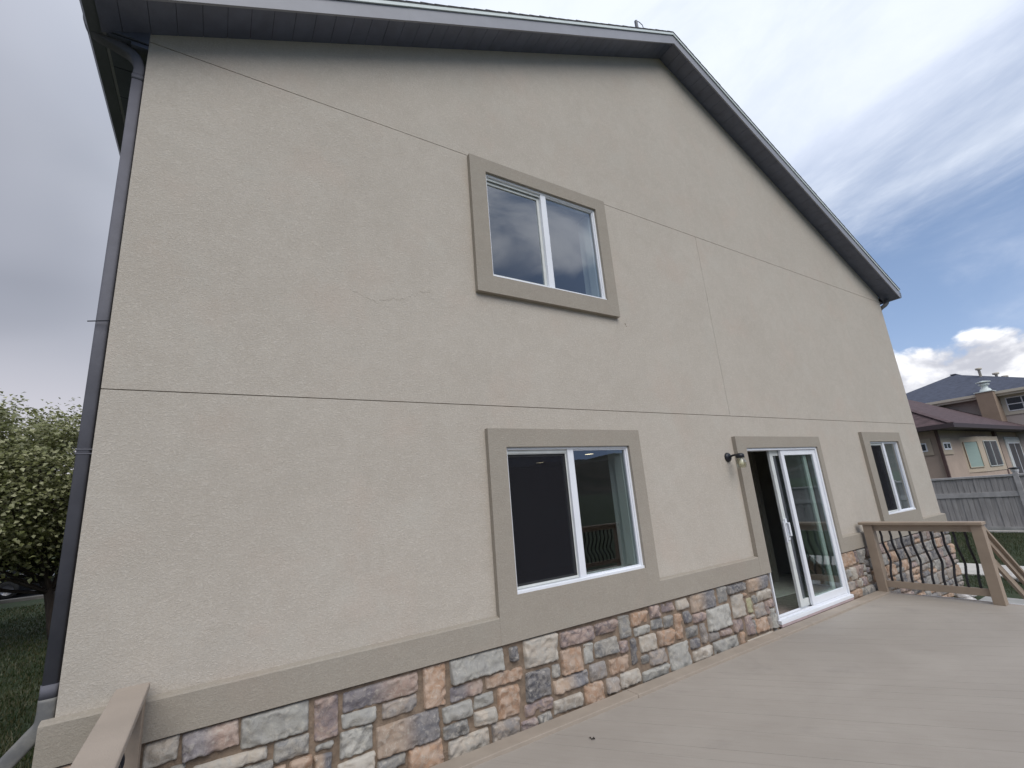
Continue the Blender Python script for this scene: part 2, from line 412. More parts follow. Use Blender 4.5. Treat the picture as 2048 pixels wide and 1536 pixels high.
# hills all round the back
def hills():
    mb = MB(); n = 160; rows = 14
    for j in range(rows):
        for i in range(n+1):
            th = R(190+i*170/n); rr = 500+j*130
            x, y = rr*math.cos(th)+0, rr*math.sin(th)
            h = noise.fractal(Vector((x*.0022+3, y*.0022, 1.3)), 1, 2, 6)*70+j*13-12
            h *= min(1, j/4)
            mb.v.append((x, y, GZ-2+max(h, 0) if j else GZ-4))
    for j in range(rows-1):
        for i in range(n):
            a = j*(n+1)+i; mb.f.append((a, a+1, a+n+2, a+n+1))
    tag(mb.build('hills', M_HILL, smooth=True), 'dark green hills across the valley, mirrored in the panes', kind='structure')
hills()

# ================================================================ HOUSE
XL, XR, PX, PZ = -.63, 11.75, 5.575, 8.377
SL, SR_ = .5035, .4935
def zr(x): return PZ-SL*(PX-x) if x < PX else PZ-SR_*(x-PX)
G1, G2, XV = 5.186, 2.561, 5.613
DEPTH = 11.0
house = thing('house', 'two-storey beige stucco gable house with a stone base above the tan deck', 'house')

UW = (2.135, 3.636, 3.84, 5.02); LW = (2.137, 3.648, .97, 2.182); DR = (5.752, 7.565, .062, 2.137); SW = (9.375, 10.56, 1.002, 2.21)
OPEN = [UW, LW, DR, SW]
# front wall: panels of stucco parted by real grooves, with real openings
wall = MB(); J = .0032
JV = .0022
xs = sorted({XL, XR, XV-JV, XV+JV}|{v for o in OPEN for v in o[:2]})
zs = sorted({GZ-.3, G1-J, G1+J, G2-J, G2+J, 5.2}|{v for o in OPEN for v in o[2:]})
zs = [z for z in zs if z <= G1+J+1e-6]
joint = MB()
for x0, x1 in zip(xs, xs[1:]):
    for z0, z1 in zip(zs, zs[1:]):
        cx, cz = (x0+x1)/2, (z0+z1)/2
        if any(o[0] < cx < o[1] and o[2] < cz < o[3] for o in OPEN): continue
        gh = abs(cz-G1) < J or abs(cz-G2) < J; gv = abs(cx-XV) < JV and G2 < cz < G1
        if gh or gv:
            joint.poly([(x0, .007, z0), (x1, .007, z0), (x1, .007, z1), (x0, .007, z1)])
            if gh:
                wall.poly([(x0, 0, z0), (x1, 0, z0), (x1, .007, z0), (x0, .007, z0)]); wall.poly([(x0, 0, z1), (x1, 0, z1), (x1, .007, z1), (x0, .007, z1)])
            else:
                wall.poly([(x0, 0, z0), (x0, 0, z1), (x0, .007, z1), (x0, .007, z0)]); wall.poly([(x1, 0, z0), (x1, 0, z1), (x1, .007, z1), (x1, .007, z0)])
        else: wall.poly([(x0, 0, z0), (x1, 0, z0), (x1, 0, z1), (x0, 0, z1)])
zg = G1+J
wall.poly([(XL, 0, zg), (XR, 0, zg), (XR, 0, zr(XR)+.05), (PX, 0, PZ+.05), (XL, 0, zr(XL)+.05)])
for x0, x1, z0, z1 in OPEN:                         # reveals
    for q in ([(x0, 0, z0), (x0, .16, z0), (x0, .16, z1), (x0, 0, z1)], [(x1, 0, z0), (x1, .16, z0), (x1, .16, z1), (x1, 0, z1)],
              [(x0, 0, z0), (x1, 0, z0), (x1, .16, z0), (x0, .16, z0)], [(x0, 0, z1), (x1, 0, z1), (x1, .16, z1), (x0, .16, z1)]): wall.poly(q)
# side and rear walls
wall.poly([(XL, 0, GZ-.3), (XL, DEPTH, GZ-.3), (XL, DEPTH, zr(XL)), (XL, 0, zr(XL))])
wall.poly([(XR, 0, GZ-.3), (XR, DEPTH, GZ-.3), (XR, DEPTH, zr(XR)), (XR, 0, zr(XR))])
wall.poly([(XL, DEPTH, GZ-.3), (XR, DEPTH, GZ-.3), (XR, DEPTH, zr(XR)), (PX, DEPTH, PZ), (XL, DEPTH, zr(XL))])
wall.build('wall', M_WALL, house, recalc=False)
joint.build('control_joint', M_JOINT, house)
# hairline cracks in the stucco
def crack(pts, wd, sd):
    rnd = random.Random(sd); c = []
    for (a, b) in zip(pts, pts[1:]):
        for k in range(14):
            t = k/14; c.append((a[0]+(b[0]-a[0])*t+rnd.gauss(0, .006), a[1]+(b[1]-a[1])*t+rnd.gauss(0, .008)))
    mb = MB()
    for (x0, z0), (x1, z1) in zip(c, c[1:]):
        h = wd*rnd.uniform(.3, 1); mb.poly([(x0, -.0006, z0-h), (x1, -.0006, z1-h), (x1, -.0006, z1+h), (x0, -.0006, z0+h)])
    return mb
crack([(.80, 3.47), (1.02, 3.40), (1.25, 3.48), (1.52, 3.60)], .0011, 3).build('crack', M_JOINT, house)
crack([(3.905, 3.625), (3.925, 3.575)], .004, 5).build('crack', M_JOINT, house)

# stucco surrounds and base band
TY, TF = 0.0, -.0514
def surround(x0, x1, z0, z1, o, parent, bottom=True, obot=None):
    mb = MB(); a, b, c, d = o
    c2 = c if bottom else z0
    mb.box(x0, a, TF, TY, z0, z1); mb.box(b, x1, TF, TY, z0, z1)
    mb.box(a, b, TF+.0005, TY, d, z1)
    if bottom: mb.box(a, b, TF+.0005, TY, z0, c)
    return part(mb, 'surround', M_TRIM, parent)
ZT, ZS = .822, .63
band = MB()
def bandseg(x0, x1):
    band.prism([(x0, -.050, ZS), (x0, -.050, ZT), (x0, -.043, ZT+.008), (x0, 0, ZT+.018), (x0, 0, ZS)], (x1-x0, 0, 0))
bandseg(XL-.05, DR[0]-.03); bandseg(DR[1]+.03, XR+.05)
band.box(XL-.05, XL, -.0, DEPTH, ZS, ZT+.005)
band.box(XR, XR+.05, -.0, DEPTH, ZS, ZT+.005)
band.build('base_band', M_TRIM, house)
# small broken patch in the band corner
# ---------------- windows
def window(o, sr, bottom, screen, latches=False, track=True, nm='window', jamb=.12, xm=None):
    x0, x1, z0, z1 = o; w_ = thing(nm, None, None); w_.parent = house; w_.location = (x0, 0, z0)
    del_keys = [k for k in list(w_.keys())]
    surround(*sr, o, w_, bottom)
    f = .024; xm = xm or (x0+x1)/2+.0
    fr = MB()
    Yf, Yb = -.022, .075
    fr.box(x0, x0+f, Yf, Yb, z0, z1); fr.box(x1-f, x1, Yf, Yb, z0, z1)
    fr.box(x0+f, x1-f, Yf, Yb, z1-f, z1); fr.box(x0+f, x1-f, Yf, Yb, z0, z0+f)
    fr.box(x0-.004, x1+.004, Yf-.012, Yf, z0-.004, z0+.022)      # sill lip
    part(fr, 'frame', M_VINYL, w_, bevel=.003)
    # centre stile of the fixed half
    st = MB(); st.box(xm-.005, xm+.068, -.016, .05, z0+f, z1-f); part(st, 'meeting_stile', M_VINYL, w_, bevel=.003)
    # fixed sash (right): thin inner bead
    a, b = xm+.068, x1-f
    bd = MB(); t = .012
    bd.box(b-t, b, -.008, .03, z0+f, z1-f); bd.box(a, b-t, -.008, .03, z1-f-t, z1-f); bd.box(a, b-t, -.008, .03, z0+f, z0+f+t)
    part(bd, 'fixed_sash', M_VINYL, w_)
    p = MB().box(a, b-t, .006, .012, z0+f+t, z1-f-t); part(p, 'pane', M_GLASS, w_)
    # sliding sash (left), set back, and track above it
    a, b = x0+f, xm-.005; s_ = .03
    sl = MB(); sl.box(a, a+s_*.7, .022, .055, z0+f, z1-f-.03); sl.box(b-s_, b, .022, .055, z0+f, z1-f-.03)
    sl.box(a+s_*.7, b-s_, .022, .055, z1-f-.03-s_, z1-f-.03); sl.box(a+s_*.7, b-s_, .022, .055, z0+f, z0+f+s_+.008)
    part(sl, 'sliding_sash', M_VINYL2, w_, bevel=.002)
    tk = MB(); tk.box(a, b, .0, .006, z1-f-.03, z1-f); tk.box(a, b, .03, .036, z1-f-.03, z1-f); part(tk, 'track', M_VINYL2, w_)
    p = MB().box(a+s_*.7, b-s_, .034, .040, z0+f+s_+.008, z1-f-.03-s_); part(p, 'pane', M_GLASS, w_)
    if screen:
        q = MB().box(a+.008, b-.012, .010, .0112, z0+f+.014, z1-f-.034); part(q, 'insect_screen', M_SCREEN, w_)
        qf = MB(); e0, e1, h0, h1 = a+.002, b-.004, z0+f+.004, z1-f-.026
        qf.box(e0, e0+.012, .006, .016, h0, h1); qf.box(e1-.012, e1, .006, .016, h0, h1); qf.box(e0+.012, e1-.012, .006, .016, h0, h0+.02); qf.box(e0+.012, e1-.012, .006, .016, h1-.012, h1)
        part(qf, 'screen_frame', M_VINYL2, w_)
    if latches:
        for zz in (z0+.16, z1-.18):
            part(MB().box(a+.001, a+.012, -.004, .006, zz, zz+.045), 'latch', M_BLACK, w_, bevel=.002)
    # painted inner jamb seen through the glass
    jb = MB(); jb.box(x1-.006, x1+.0, .165, .165+jamb, z0, z1); jb.box(x0, x0+.006, .165, .165+jamb, z0, z1)
    jb.box(x0, x1, .165, .165+jamb, z0-.02, z0-.001)
    jb.box(x1-f-.012, x1-f, .056, .165, z0+f, z1-f)
    part(jb, 'inner_jamb', M_INTRIM, w_)
    for k in list(w_.keys()): del w_[k]
    return w_
window(UW, (1.957, 3.796, 3.658, 5.172), True, False, xm=2.849); window(LW, (1.958, 3.817, ZS+.001, 2.347), True, True, True, xm=2.847)
window(SW, (9.15, 10.695, ZS+.001, 2.373), True, True, xm=9.945)

# ---------------- patio door
door = thing('patio_door', None, None); door.parent = house; door.location = (DR[0], 0, DR[2])
for k in list(door.keys()): del door[k]
x0, x1, z0, z1 = DR
mb = MB(); mb.box(5.545, x0+.0, TF, 0, ZS+.001, 2.287); mb.box(x1, 7.672, TF, 0, ZS+.001, 2.287); mb.box(x0, x1, TF+.0005, 0, z1, 2.287)
part(mb, 'surround', M_TRIM, door)
mb = MB(); f = .034
mb.box(x0, x0+f*.6, -.03, .11, z0, z1); mb.box(x1-f, x1, -.03, .11, z0, z1); mb.box(x0+f*.6, x1-f, -.03, .11, z1-f, z1)
part(mb, 'frame', M_VINYL, door, bevel=.003)
mb = MB(); mb.box(x0-.01, x1+.01, -.062, .11, z0-.012, z0+.028); mb.box(x0+f*.6, x1-f, -.020, .0, z0+.028, z0+.046); mb.box(x0+f*.6, x1-f, .055, .062, z0+.028, z0+.046)
part(mb, 'threshold', M_VINYL, door, bevel=.003)
M_PINK = mat('flashing', (.46, .36, .36), .6, .1, 8)
part(MB().box(x0-.008, x1+.008, -.058, -.0, z0-.040, z0-.013), 'sill_flashing', M_PINK, door)
def panel(a, b, ya, yb, st, name, m):
    mb = MB(); c, d = z0+.048, z1-f-.002
    mb.box(a, a+st, ya, yb, c, d); mb.box(b-st, b, ya, yb, c, d); mb.box(a+st, b-st, ya, yb, d-.07, d); mb.box(a+st, b-st, ya, yb, c, c+.085)
    o = part(mb, name, m, door, bevel=.003)
    p = MB().box(a+st, b-st, (ya+yb)/2-.003, (ya+yb)/2+.003, c+.085, d-.07); pp = part(p, 'pane', M_GLASSD, door)
    return o
panel(6.60, x1-f, -.012, .024, .075, 'fixed_panel', M_VINYL)
panel(6.395, 7.34, .034, .070, .075, 'sliding_panel', M_VINYL2)
mb = MB(); mb.box(6.405, 6.45, .016, .034, .93, 1.20); mb.box(6.412, 6.442, -.022, -.010, .98, 1.15); mb.box(6.412, 6.442, -.012, .018, .98, .995); mb.box(6.412, 6.442, -.012, .018, 1.135, 1.15)
mb.box(6.372, 6.394, .02, .04, .90, 1.17)
part(mb, 'handle', M_VINYL, door, bevel=.003)
# ---------------- interior rooms
room = MB(); RY = 6.2; RC = 2.47
def roombox(x0, x1, y0, y1, z0, z1, nm_w=True):
    room.poly([(x0, y1, z0), (x1, y1, z0), (x1, y1, z1), (x0, y1, z1)])
    room.poly([(x0, y0, z0), (x0, y1, z0), (x0, y1, z1), (x0, y0, z1)]); room.poly([(x1, y0, z0), (x1, y1, z0), (x1, y1, z1), (x1, y0, z1)])
roombox(XL+.1, 8.7, .17, RY, .04, RC); roombox(8.75, XR-.1, .17, 4, .04, RC); roombox(1, 5.2, .17, 4.4, 2.8, 5.17)
room.poly([(XL+.1, .17, .04), (DR[0], .17, .04), (DR[0], .17, RC), (3.7, .17, RC), (3.7, .17, .04)]) if False else None
room.build('inner_wall', M_INW, house, recalc=False)
cl = MB(); cl.box(XL+.1, XR-.1, .17, RY, RC, RC+.05); cl.box(1, 5.2, .17, 4.4, 5.17, 5.2); cl.build('ceiling', M_INC, house)
fl = MB(); fl.box(XL+.1, XR-.1, .111, RY, -.03, .05); fl.box(1, 5.2, .17, 4.4, 2.75, 2.8); fl.build('floor', M_CARPET, house)
# inner partition
MB().box(7.9, 8.0, 1.2, RY, .05, RC).build('partition', M_INW, house)
# recessed ceiling lamps
for i, (cx, cy) in enumerate([(4.83, 3.49), (5.98, 4.87), (6.09, 3.36)]):
    d = thing('recessed_lamp', ['round lit ceiling lamp glowing at the top of the lower window, leftmost', 'lit ceiling lamp deepest in the room, lower orange spot in the window', 'lit ceiling lamp glowing behind the right half of the lower window'][i], 'ceiling lamp', 'lit lamps in the room ceiling', (cx, cy, RC))
    part(MB().lathe([(.085, RC-.004), (.10, RC-.006), (.10, RC)], (cx, cy, 0)), 'trim_ring', M_VINYL, d)
    part(MB().poly([(cx+.085*math.cos(a*math.pi/10), cy+.085*math.sin(a*math.pi/10), RC-.003) for a in range(20)]), 'lens', M_BULB, d)
# rolled carpet lying inside the door
cr = thing('carpet_roll', 'pale grey rolled carpet lying on the floor inside the open patio door', 'carpet', None, (7.6, 1.2, .05))
def spiral():
    mb = MB(); a0 = Vector((6.7, .95, .0)); a1 = Vector((9.6, 2.3, 0)); d = (a1-a0); n = 70
    sd = d.normalized().cross(Vector((0, 0, 1)))
    ring = []
    for k in range(n):
        th = k/n*math.pi*2*3.0; r = .05+.125*k/n+.008*math.sin(th*1.7)
        ring.append((sd*math.cos(th)*r, r*math.sin(th)*.82))
    tail = [(sd*(.18+.12*k), -.135) for k in range(1, 7)]
    zc = .05+.155
    pr = [Vector((v.x, v.y, h)) for v, h in ring]
    for e in (a0, a1): 
        for p in pr: mb.v.append(tuple(e+p+Vector((0, 0, zc))))
    for k in range(n-1): mb.f.append((k, k+1, n+k+1, n+k))
    return mb
part(spiral(), 'roll', M_ROLL, cr, smooth=True, recalc=False)
part(MB().prism([(6.6, .70, .056), (7.4, .62, .056), (9.4, 1.7, .056), (9.3, 2.6, .056), (7.0, 1.25, .056)], (0, 0, .012)), 'loose_flap', M_ROLL, cr)

# ---------------- soffit, fascia, roof
OV = -.30; XE0, XE1 = -.89, 12.0
sof = MB(); back = MB(); stp = .155
for sgn, xe, sl in ((-1, XE0, SL), (1, XE1, SR_)):
    L = abs(xe-PX); n = int(L/stp)+1
    for k in range(n):
        a = PX+sgn*(k*stp+.0015); b = PX+sgn*min((k+1)*stp-.0015, L)
        if abs(b-PX) < abs(a-PX): continue
        sof.prism([(a, OV+.02, zr(a)), (b, OV+.02, zr(b)), (b, OV+.02, zr(b)+.008), (a, OV+.02, zr(a)+.008)], (0, -OV-.021, 0))
    back.poly([(PX, OV+.02, PZ+.012), (xe, OV+.02, zr(xe)+.012), (xe, 0, zr(xe)+.012), (PX, 0, PZ+.012)])
sof.build('rake_soffit', M_SOFFIT, house); back.build('soffit_backing', M_SOFF_B, house)
# eave soffits run back along the side walls
es = MB(); es2 = MB()
ze = zr(XE0)+.02
y = .0
while y < DEPTH:
    es.box(XE0+.02, XL-.001, y+.004, y+.30, ze, ze+.008); es2.box(XR+.001, XE1-.02, y+.004, y+.30, zr(XE1)+.01, zr(XE1)+.018); y += .304
es.build('eave_soffit', M_SOFFIT, house); es2.build('eave_soffit', M_SOFFIT, house)
bx = MB(); bx.prism([(XL-.001, -.001, ze+.009), (XE0+.02, -.001, ze+.009), (XL-.001, -.001, zr(XL)+.02)], (0, -.012, 0))
bx.box(XL-.10, XL-.002, .0, .03, ze-.03, ze-.001)
bx.build('soffit_return', M_SOFFIT, house)
fas = MB()
for a, b in ((XE0, PX), (PX, XE1)):
    n = 3
    for k in range(n):
        p, q = a+(b-a)*k/n, a+(b-a)*(k+1)/n
        pr = .0015*(k % 2)
        fas.prism([(p, OV-pr, zr(p)-.006), (q, OV-pr, zr(q)-.006), (q, OV-pr, zr(q)+.156), (p, OV-pr, zr(p)+.156)], (0, .019, 0))
fas.build('rake_fascia', M_FASCIA, house)
drip = MB()
for a, b in ((XE0-.02, PX), (PX, XE1+.02)):
    drip.prism([(a, OV-.016, zr(a)+.152), (b, OV-.016, zr(b)+.152), (b, OV-.016, zr(b)+.192), (a, OV-.016, zr(a)+.192)], (0, .012, 0))
drip.build('drip_edge', M_DRIP, house)
ef = MB(); ef.box(XE0-.0, XE0+.019, OV+.02, DEPTH, zr(XE0)+.022, zr(XE0)+.16)
ef.build('eave_fascia', M_FASCIA, house)
MB().box(XE1-.019, XE1, OV+.02, DEPTH, zr(XE1), zr(XE1)+.16).build('eave_fascia', M_FASCIA, house)
rf = MB(); 
for sgn, xe in ((-1, XE0-.03), (1, XE1+.03)):
    rf.prism([(PX, OV-.02, PZ+.193), (xe, OV-.02, zr(xe)+.193), (xe, OV-.02, zr(xe)+.203), (PX, OV-.02, PZ+.203)], (0, DEPTH+.5, 0))
    L = abs(xe-PX); k = 0; d = 0                    # shingle courses stepping up at the edge
    while d < L:
        a, b = PX+sgn*d, PX+sgn*min(d+.15, L)
        hi = random.uniform(.006, .016)
        rf.prism([(a, OV-.024, zr(a)+.2035), (b, OV-.024, zr(b)+.2035), (b, OV-.024, zr(b)+.2035+hi), (a, OV-.024, zr(a)+.2055)], (0, DEPTH+.5, 0)); d += .15
rf.build('roof', M_SHINGLE, house)
# gutters
def gutter(x, s, z):
    mb = MB(); prof = [(0, .125), (0, 0), (s*.075, 0), (s*.10, .05), (s*.115, .115), (s*.105, .125), (s*.10, .118), (s*.09, .055), (s*.068, .008), (s*.006, .008), (s*.006, .125)]
    mb.prism([(x+a, OV+.01, z+b) for a, b in prof], (0, DEPTH+.3, 0))
    mb.prism([(x+a, OV+.006, z+b) for a, b in prof[:6]], (0, .004, 0))
    return mb
gutter(XE0-.002, -1, zr(XE0)+.018).build('gutter', M_GUTTER, house)
gutter(XE1+.002, 1, zr(XE1)+.02).build('gutter', M_GUTTER, house)
# vent pipe on the roof with a wire loop
px_, py_ = 5.30, .10
MB().tube([(px_, py_, 8.3), (px_, py_, 9.10)], .026, 12).build('vent_pipe', M_GUTTER, house)
lp = curve([(px_, py_, 9.09), (px_+.06, py_, 9.13), (px_+.13, py_, 9.12), (px_+.165, py_, 9.05), (px_+.17, py_, 8.5)], 6)
MB().tube(lp, .006, 6).build('wire_loop', M_GUTTER, house)

# downspout at the left corner
ds = thing('downspout', None, None); ds.parent = house
for k in list(ds.keys()): del ds[k]
sx_, sy_ = -.676, .075; ref = ((.040, .034), (0, 1, 0))
def spout(path, nm, m, a=.040, b=.033): return part(MB().tube(path, 0, 16, sq=(a, b, (0, 1, 0))), nm, m, ds, smooth=True)
top = curve([(-.985, .07, 5.30), (-.972, .07, 5.22), (-.93, .072, 5.16), (-.80, .074, 5.115), (-.715, .075, 5.07), (sx_, .075, 4.98), (sx_, .075, 4.90)], 6)
spout(top, 'upper_elbow', M_SPOUT)
spout([(sx_, sy_, 4.90), (sx_, sy_, 4.86)], 'coupling', M_SPOUT, .043, .036)
spout([(sx_, sy_, 4.86), (sx_, sy_, .93)], 'pipe', M_SPOUT)
spout([(sx_, sy_, .99), (sx_, sy_, .925)], 'coupling', M_SPOUT, .0435, .0365)
spout(curve([(sx_, sy_, .925), (sx_, sy_, .85), (sx_-.01, sy_, .80), (sx_-.06, sy_, .74), (sx_-.16, sy_, .62), (sx_-.26, sy_, .46), (sx_-.33, sy_, .30)], 5), 'lower_elbow', M_ELBOW, .044, .038)
for zz in (2.175, 2.20): part(MB().box(sx_-.036, XL+.001, sy_-.043, sy_+.043, zz, zz+.008), 'strap', M_SPOUT, ds, bevel=.002)
part(MB().tube([(-.74, .02, 2.985), (XL-.001, .0, 2.996)], .0035, 6), 'wire_stub', M_BLACK, ds)

ds2 = bpy.data.objects.new('downspout', None); COL.objects.link(ds2); ds2.parent = house
part(MB().tube(curve([(11.98, -.07, 5.25), (11.90, -.07, 5.17), (11.83, -.05, 5.11), (11.81, .03, 5.06), (11.81, .09, 4.98)], 5), 0, 14, sq=(.036, .030, (0, 1, 0))), 'upper_elbow', M_ELBOW, ds2, smooth=True)
part(MB().tube([(11.81, .09, 4.98), (11.81, .09, GZ+.1)], 0, 14, sq=(.036, .030, (0, 1, 0))), 'pipe', M_SPOUT, ds2, smooth=True)

# ---------------- stone veneer
mort = MB(); mort.box(XL-.02, DR[0]-.012, -.014, -.0, GZ-.2, ZS-.001); mort.box(DR[1]+.012, XR+.02, -.014, -.0, GZ-.2, ZS-.001)
mort.box(DR[0]-.012, DR[1]+.012, -.014, -.0, GZ-.2, DR[2]-.045)
mort.build('mortar', M_MORTAR, house)
CAMP = Vector((0, -3.548, 1.728)); FP = 926.52
def unp(px, py, Y0=-.05):
    d = (px-1024)/FP*_r-(py-768)/FP*_u+_f; t = (Y0-CAMP.y)/d.y; q = CAMP+d*t; return q.x, q.z
PAL = {'O': ((.40, .235, .135), (.44, .31, .22)), 'P': ((.22, .17, .17), (.38, .27, .22)), 'G': ((.20, .195, .19), (.32, .295, .255)),
       'D': ((.115, .112, .125), (.21, .195, .185)), 'L': ((.39, .375, .33), (.30, .29, .265)), 'C': ((.43, .365, .29), (.45, .41, .35)),
       'T': ((.32, .26, .21), (.25, .225, .21)), 'X': ((.40, .28, .19), (.17, .165, .18)), 'Y': ((.36, .33, .17), (.30, .28, .18)),
       'Q': ((.19, .17, .19), (.40, .275, .215))}
SRC = []
def add(ox, oy, s, items):
    for it in items.split(';'):
        a = it.split(); x0_, y0_, x1_, y1_ = map(float, a[:4]); SRC.append((ox+x0_/s, oy+y0_/s, ox+x1_/s, oy+y1_/s, a[4]))
add(680, 1080, 3.303, "28 1015 530 1000 Q;18 1150 250 1200 L;285 1075 518 1130 T;555 865 718 1085 O;735 805 1100 860 L;1125 715 1190 800 D;735 970 960 1010 Q;975 910 1215 920 O;685 1110 880 1165 L;895 1050 1035 1090 L;885 1150 1050 1200 C;1040 1000 1205 1145 O;255 1240 670 1310 X;695 1235 860 1280 G;5 1290 228 1395 L;1015 1225 1205 1290 T;725 1340 1000 1370 C;455 1390 712 1490 O;260 1460 440 1490 G;1225 665 1455 800 C;1235 890 1405 1025 D;1412 840 1472 900 G;1235 1080 1415 1120 P;1465 625 1685 660 P;1470 735 1615 860 O;1425 925 1655 950 X;1425 1085 1620 1100 C;1622 685 1688 810 L;1692 680 1850 745 G;1695 560 1838 600 P;1852 510 1940 640 G;1625 960 1760 1060 O;1325 1160 1415 1205 G;1210 1195 1320 1270 P;1660 830 1778 905 T;1788 800 1925 860 O;1860 680 1922 740 P;1928 660 1980 820 D;1770 925 1860 1000 T;1865 890 2005 940 C")
add(1200, 1080, 3.657, "240 540 368 605 O;265 640 375 680 L;300 710 435 800 C;373 490 455 565 P;386 575 472 640 G;460 475 555 520 P;478 565 552 630 G;566 450 666 500 C;557 550 630 725 O;431 670 566 755 O;620 530 690 600 D;670 410 865 485 X;694 540 785 590 P;792 510 985 620 L;870 350 950 450 G;640 640 735 700 G;740 615 803 745 T;672 720 743 785 D;808 665 885 730 T;888 640 974 690 P;978 600 1065 660 P;515 785 688 920 L;692 820 840 845 C;846 750 1040 780 L;376 830 508 890 T;315 850 380 905 G;325 940 525 980 L;968 415 1078 560 C;943 345 1080 390 D;1085 290 1245 345 X;1158 385 1260 425 C;1084 430 1138 530 Y;1145 480 1233 550 T;1072 560 1140 690 P;1147 590 1253 655 O;1038 670 1088 760 O;1255 510 1315 640 L;1240 435 1290 495 P;1095 700 1290 690 C;1778 95 1885 180 O;1890 75 1945 165 G;1948 55 1992 118 P;1842 205 1893 285 C;1898 180 1950 260 P;1805 225 1838 300 G;1825 315 1888 360 T;1893 290 1923 340 C;1928 265 1975 330 P;1845 370 1938 410 O;1942 345 2035 385 G")
add(0, 1130, 2.926, "845 1060 1035 1150 C;1075 985 1395 1060 Q;1420 905 1812 970 L;1842 800 1985 1005 P;1612 1050 1820 1110 G;1850 1055 1950 1080 L;1120 1140 1575 1135 C;985 1185 1075 1250 G")
U = .02; NX = int((XR-XL+.1)/U); NZ = int((ZS-GZ+.15)/U)
OX, OZ = XL-.03, GZ-.15
occ = [[0]*NZ for _ in range(NX)]
stones = []
def mark(x0, x1, z0, z1, pad=.012):
    i0, i1 = int((x0-pad-OX)/U), int(math.ceil((x1+pad-OX)/U)); j0, j1 = int((z0-pad-OZ)/U), int(math.ceil((z1+pad-OZ)/U))
    for i in range(max(0, i0), min(NX, i1)):
        for j in range(max(0, j0), min(NZ, j1)): occ[i][j] = 1
for a, b, c, d, k in SRC:
    X0, Z1 = unp(a, b); X1, Z0 = unp(c, d)
    if Z1 > ZS-.012: Z1 = ZS-.012
    if X1-X0 < .03 or Z1-Z0 < .03: continue
    if X0 < DR[0]-.02 < X1: X1 = DR[0]-.022
    if DR[0] < X0 < DR[1]+.02: X0 = DR[1]+.022
    for s_ in stones:                               # trim overlaps
        ox = min(X1, s_[1])-max(X0, s_[0]); oz = min(Z1, s_[3])-max(Z0, s_[2])
        if ox > -.011 and oz > -.011:
            if ox < oz:
                if X0 < s_[0]: X1 = s_[0]-.012
                else: X0 = s_[1]+.012
            else:
                if Z0 < s_[2]: Z1 = s_[2]-.012
                else: Z0 = s_[3]+.012
    if X1-X0 < .035 or Z1-Z0 < .035: continue
    stones.append([X0-.003, X1+.003, Z0-.003, Z1+.003, k])
for s_ in stones: mark(*s_[:4], pad=-.002)
mark(DR[0]-.02, DR[1]+.02, DR[2]-.05, ZS, 0)
rs = random.Random(11)
def free(i, j): return 0 <= i < NX and 0 <= j < NZ and not occ[i][j]
rs2 = random.Random(21); zc_ = ZS-.008; rown = 0
while zc_ > GZ-.05:
    h_ = rs2.choice([.15, .17, .19, .14, .18]); xx_ = 8.42+rs2.uniform(-.1, .0)
    while xx_ < XR+.02:
        w_ = rs2.uniform(.15, .34); x2 = min(xx_+w_, XR+.045)
        if x2 > XR-.08: x2 = XR+.045
        if rs2.random() < .28 and h_ > .15:
            m_ = zc_-h_*rs2.uniform(.42, .58)
            for za, zb in ((zc_, m_+.006), (m_-.006, zc_-h_+.012)): stones.append([xx_, x2-.012, zb, za, rs2.choice('OTTGGDDPPTGO')])
        else: stones.append([xx_, x2-.012, zc_-h_+.012, zc_, rs2.choice('OTTGGDDPPTGO')])
        xx_ = x2+.0
    zc_ -= h_; rown += 1
mark(8.30, XR+.06, GZ-.1, ZS, 0)
ZTOP = int((ZS-.004-OZ)/U)
for j in range(ZTOP-1, -1, -1):
    for i in range(NX):
        if not free(i, j): continue
        big = OX+i*U > 8.2; mw = rs.choice([7, 8, 9, 10, 12, 14] if big else [4, 5, 6, 8, 10, 12, 15, 18]); mh = rs.choice([6, 7, 8, 9, 10] if big else [4, 5, 6, 6, 7, 8, 9, 11])
        w1 = 0
        while w1 < mw and free(i+w1, j): w1 += 1
        h1 = 0
        while h1 < mh and j-h1 >= 0 and all(free(i+q, j-h1) for q in range(w1)): h1 += 1
        # absorb slivers
        k = 0
        while free(i+w1, j) and k < 3 and not free(i+w1+3, j) and all(free(i+w1, j-t) for t in range(h1)): w1 += 1; k += 1
        for a in range(w1):
            for b in range(h1): occ[i+a][j-b] = 1
        if w1*U < .05 or h1*U < .045: continue
        stones.append([OX+i*U+.005, OX+(i+w1)*U-.005, OZ+(j-h1+1)*U+.005, OZ+(j+1)*U-.005, rs.choice('OOPPGGDLLCCTTXXQ')])
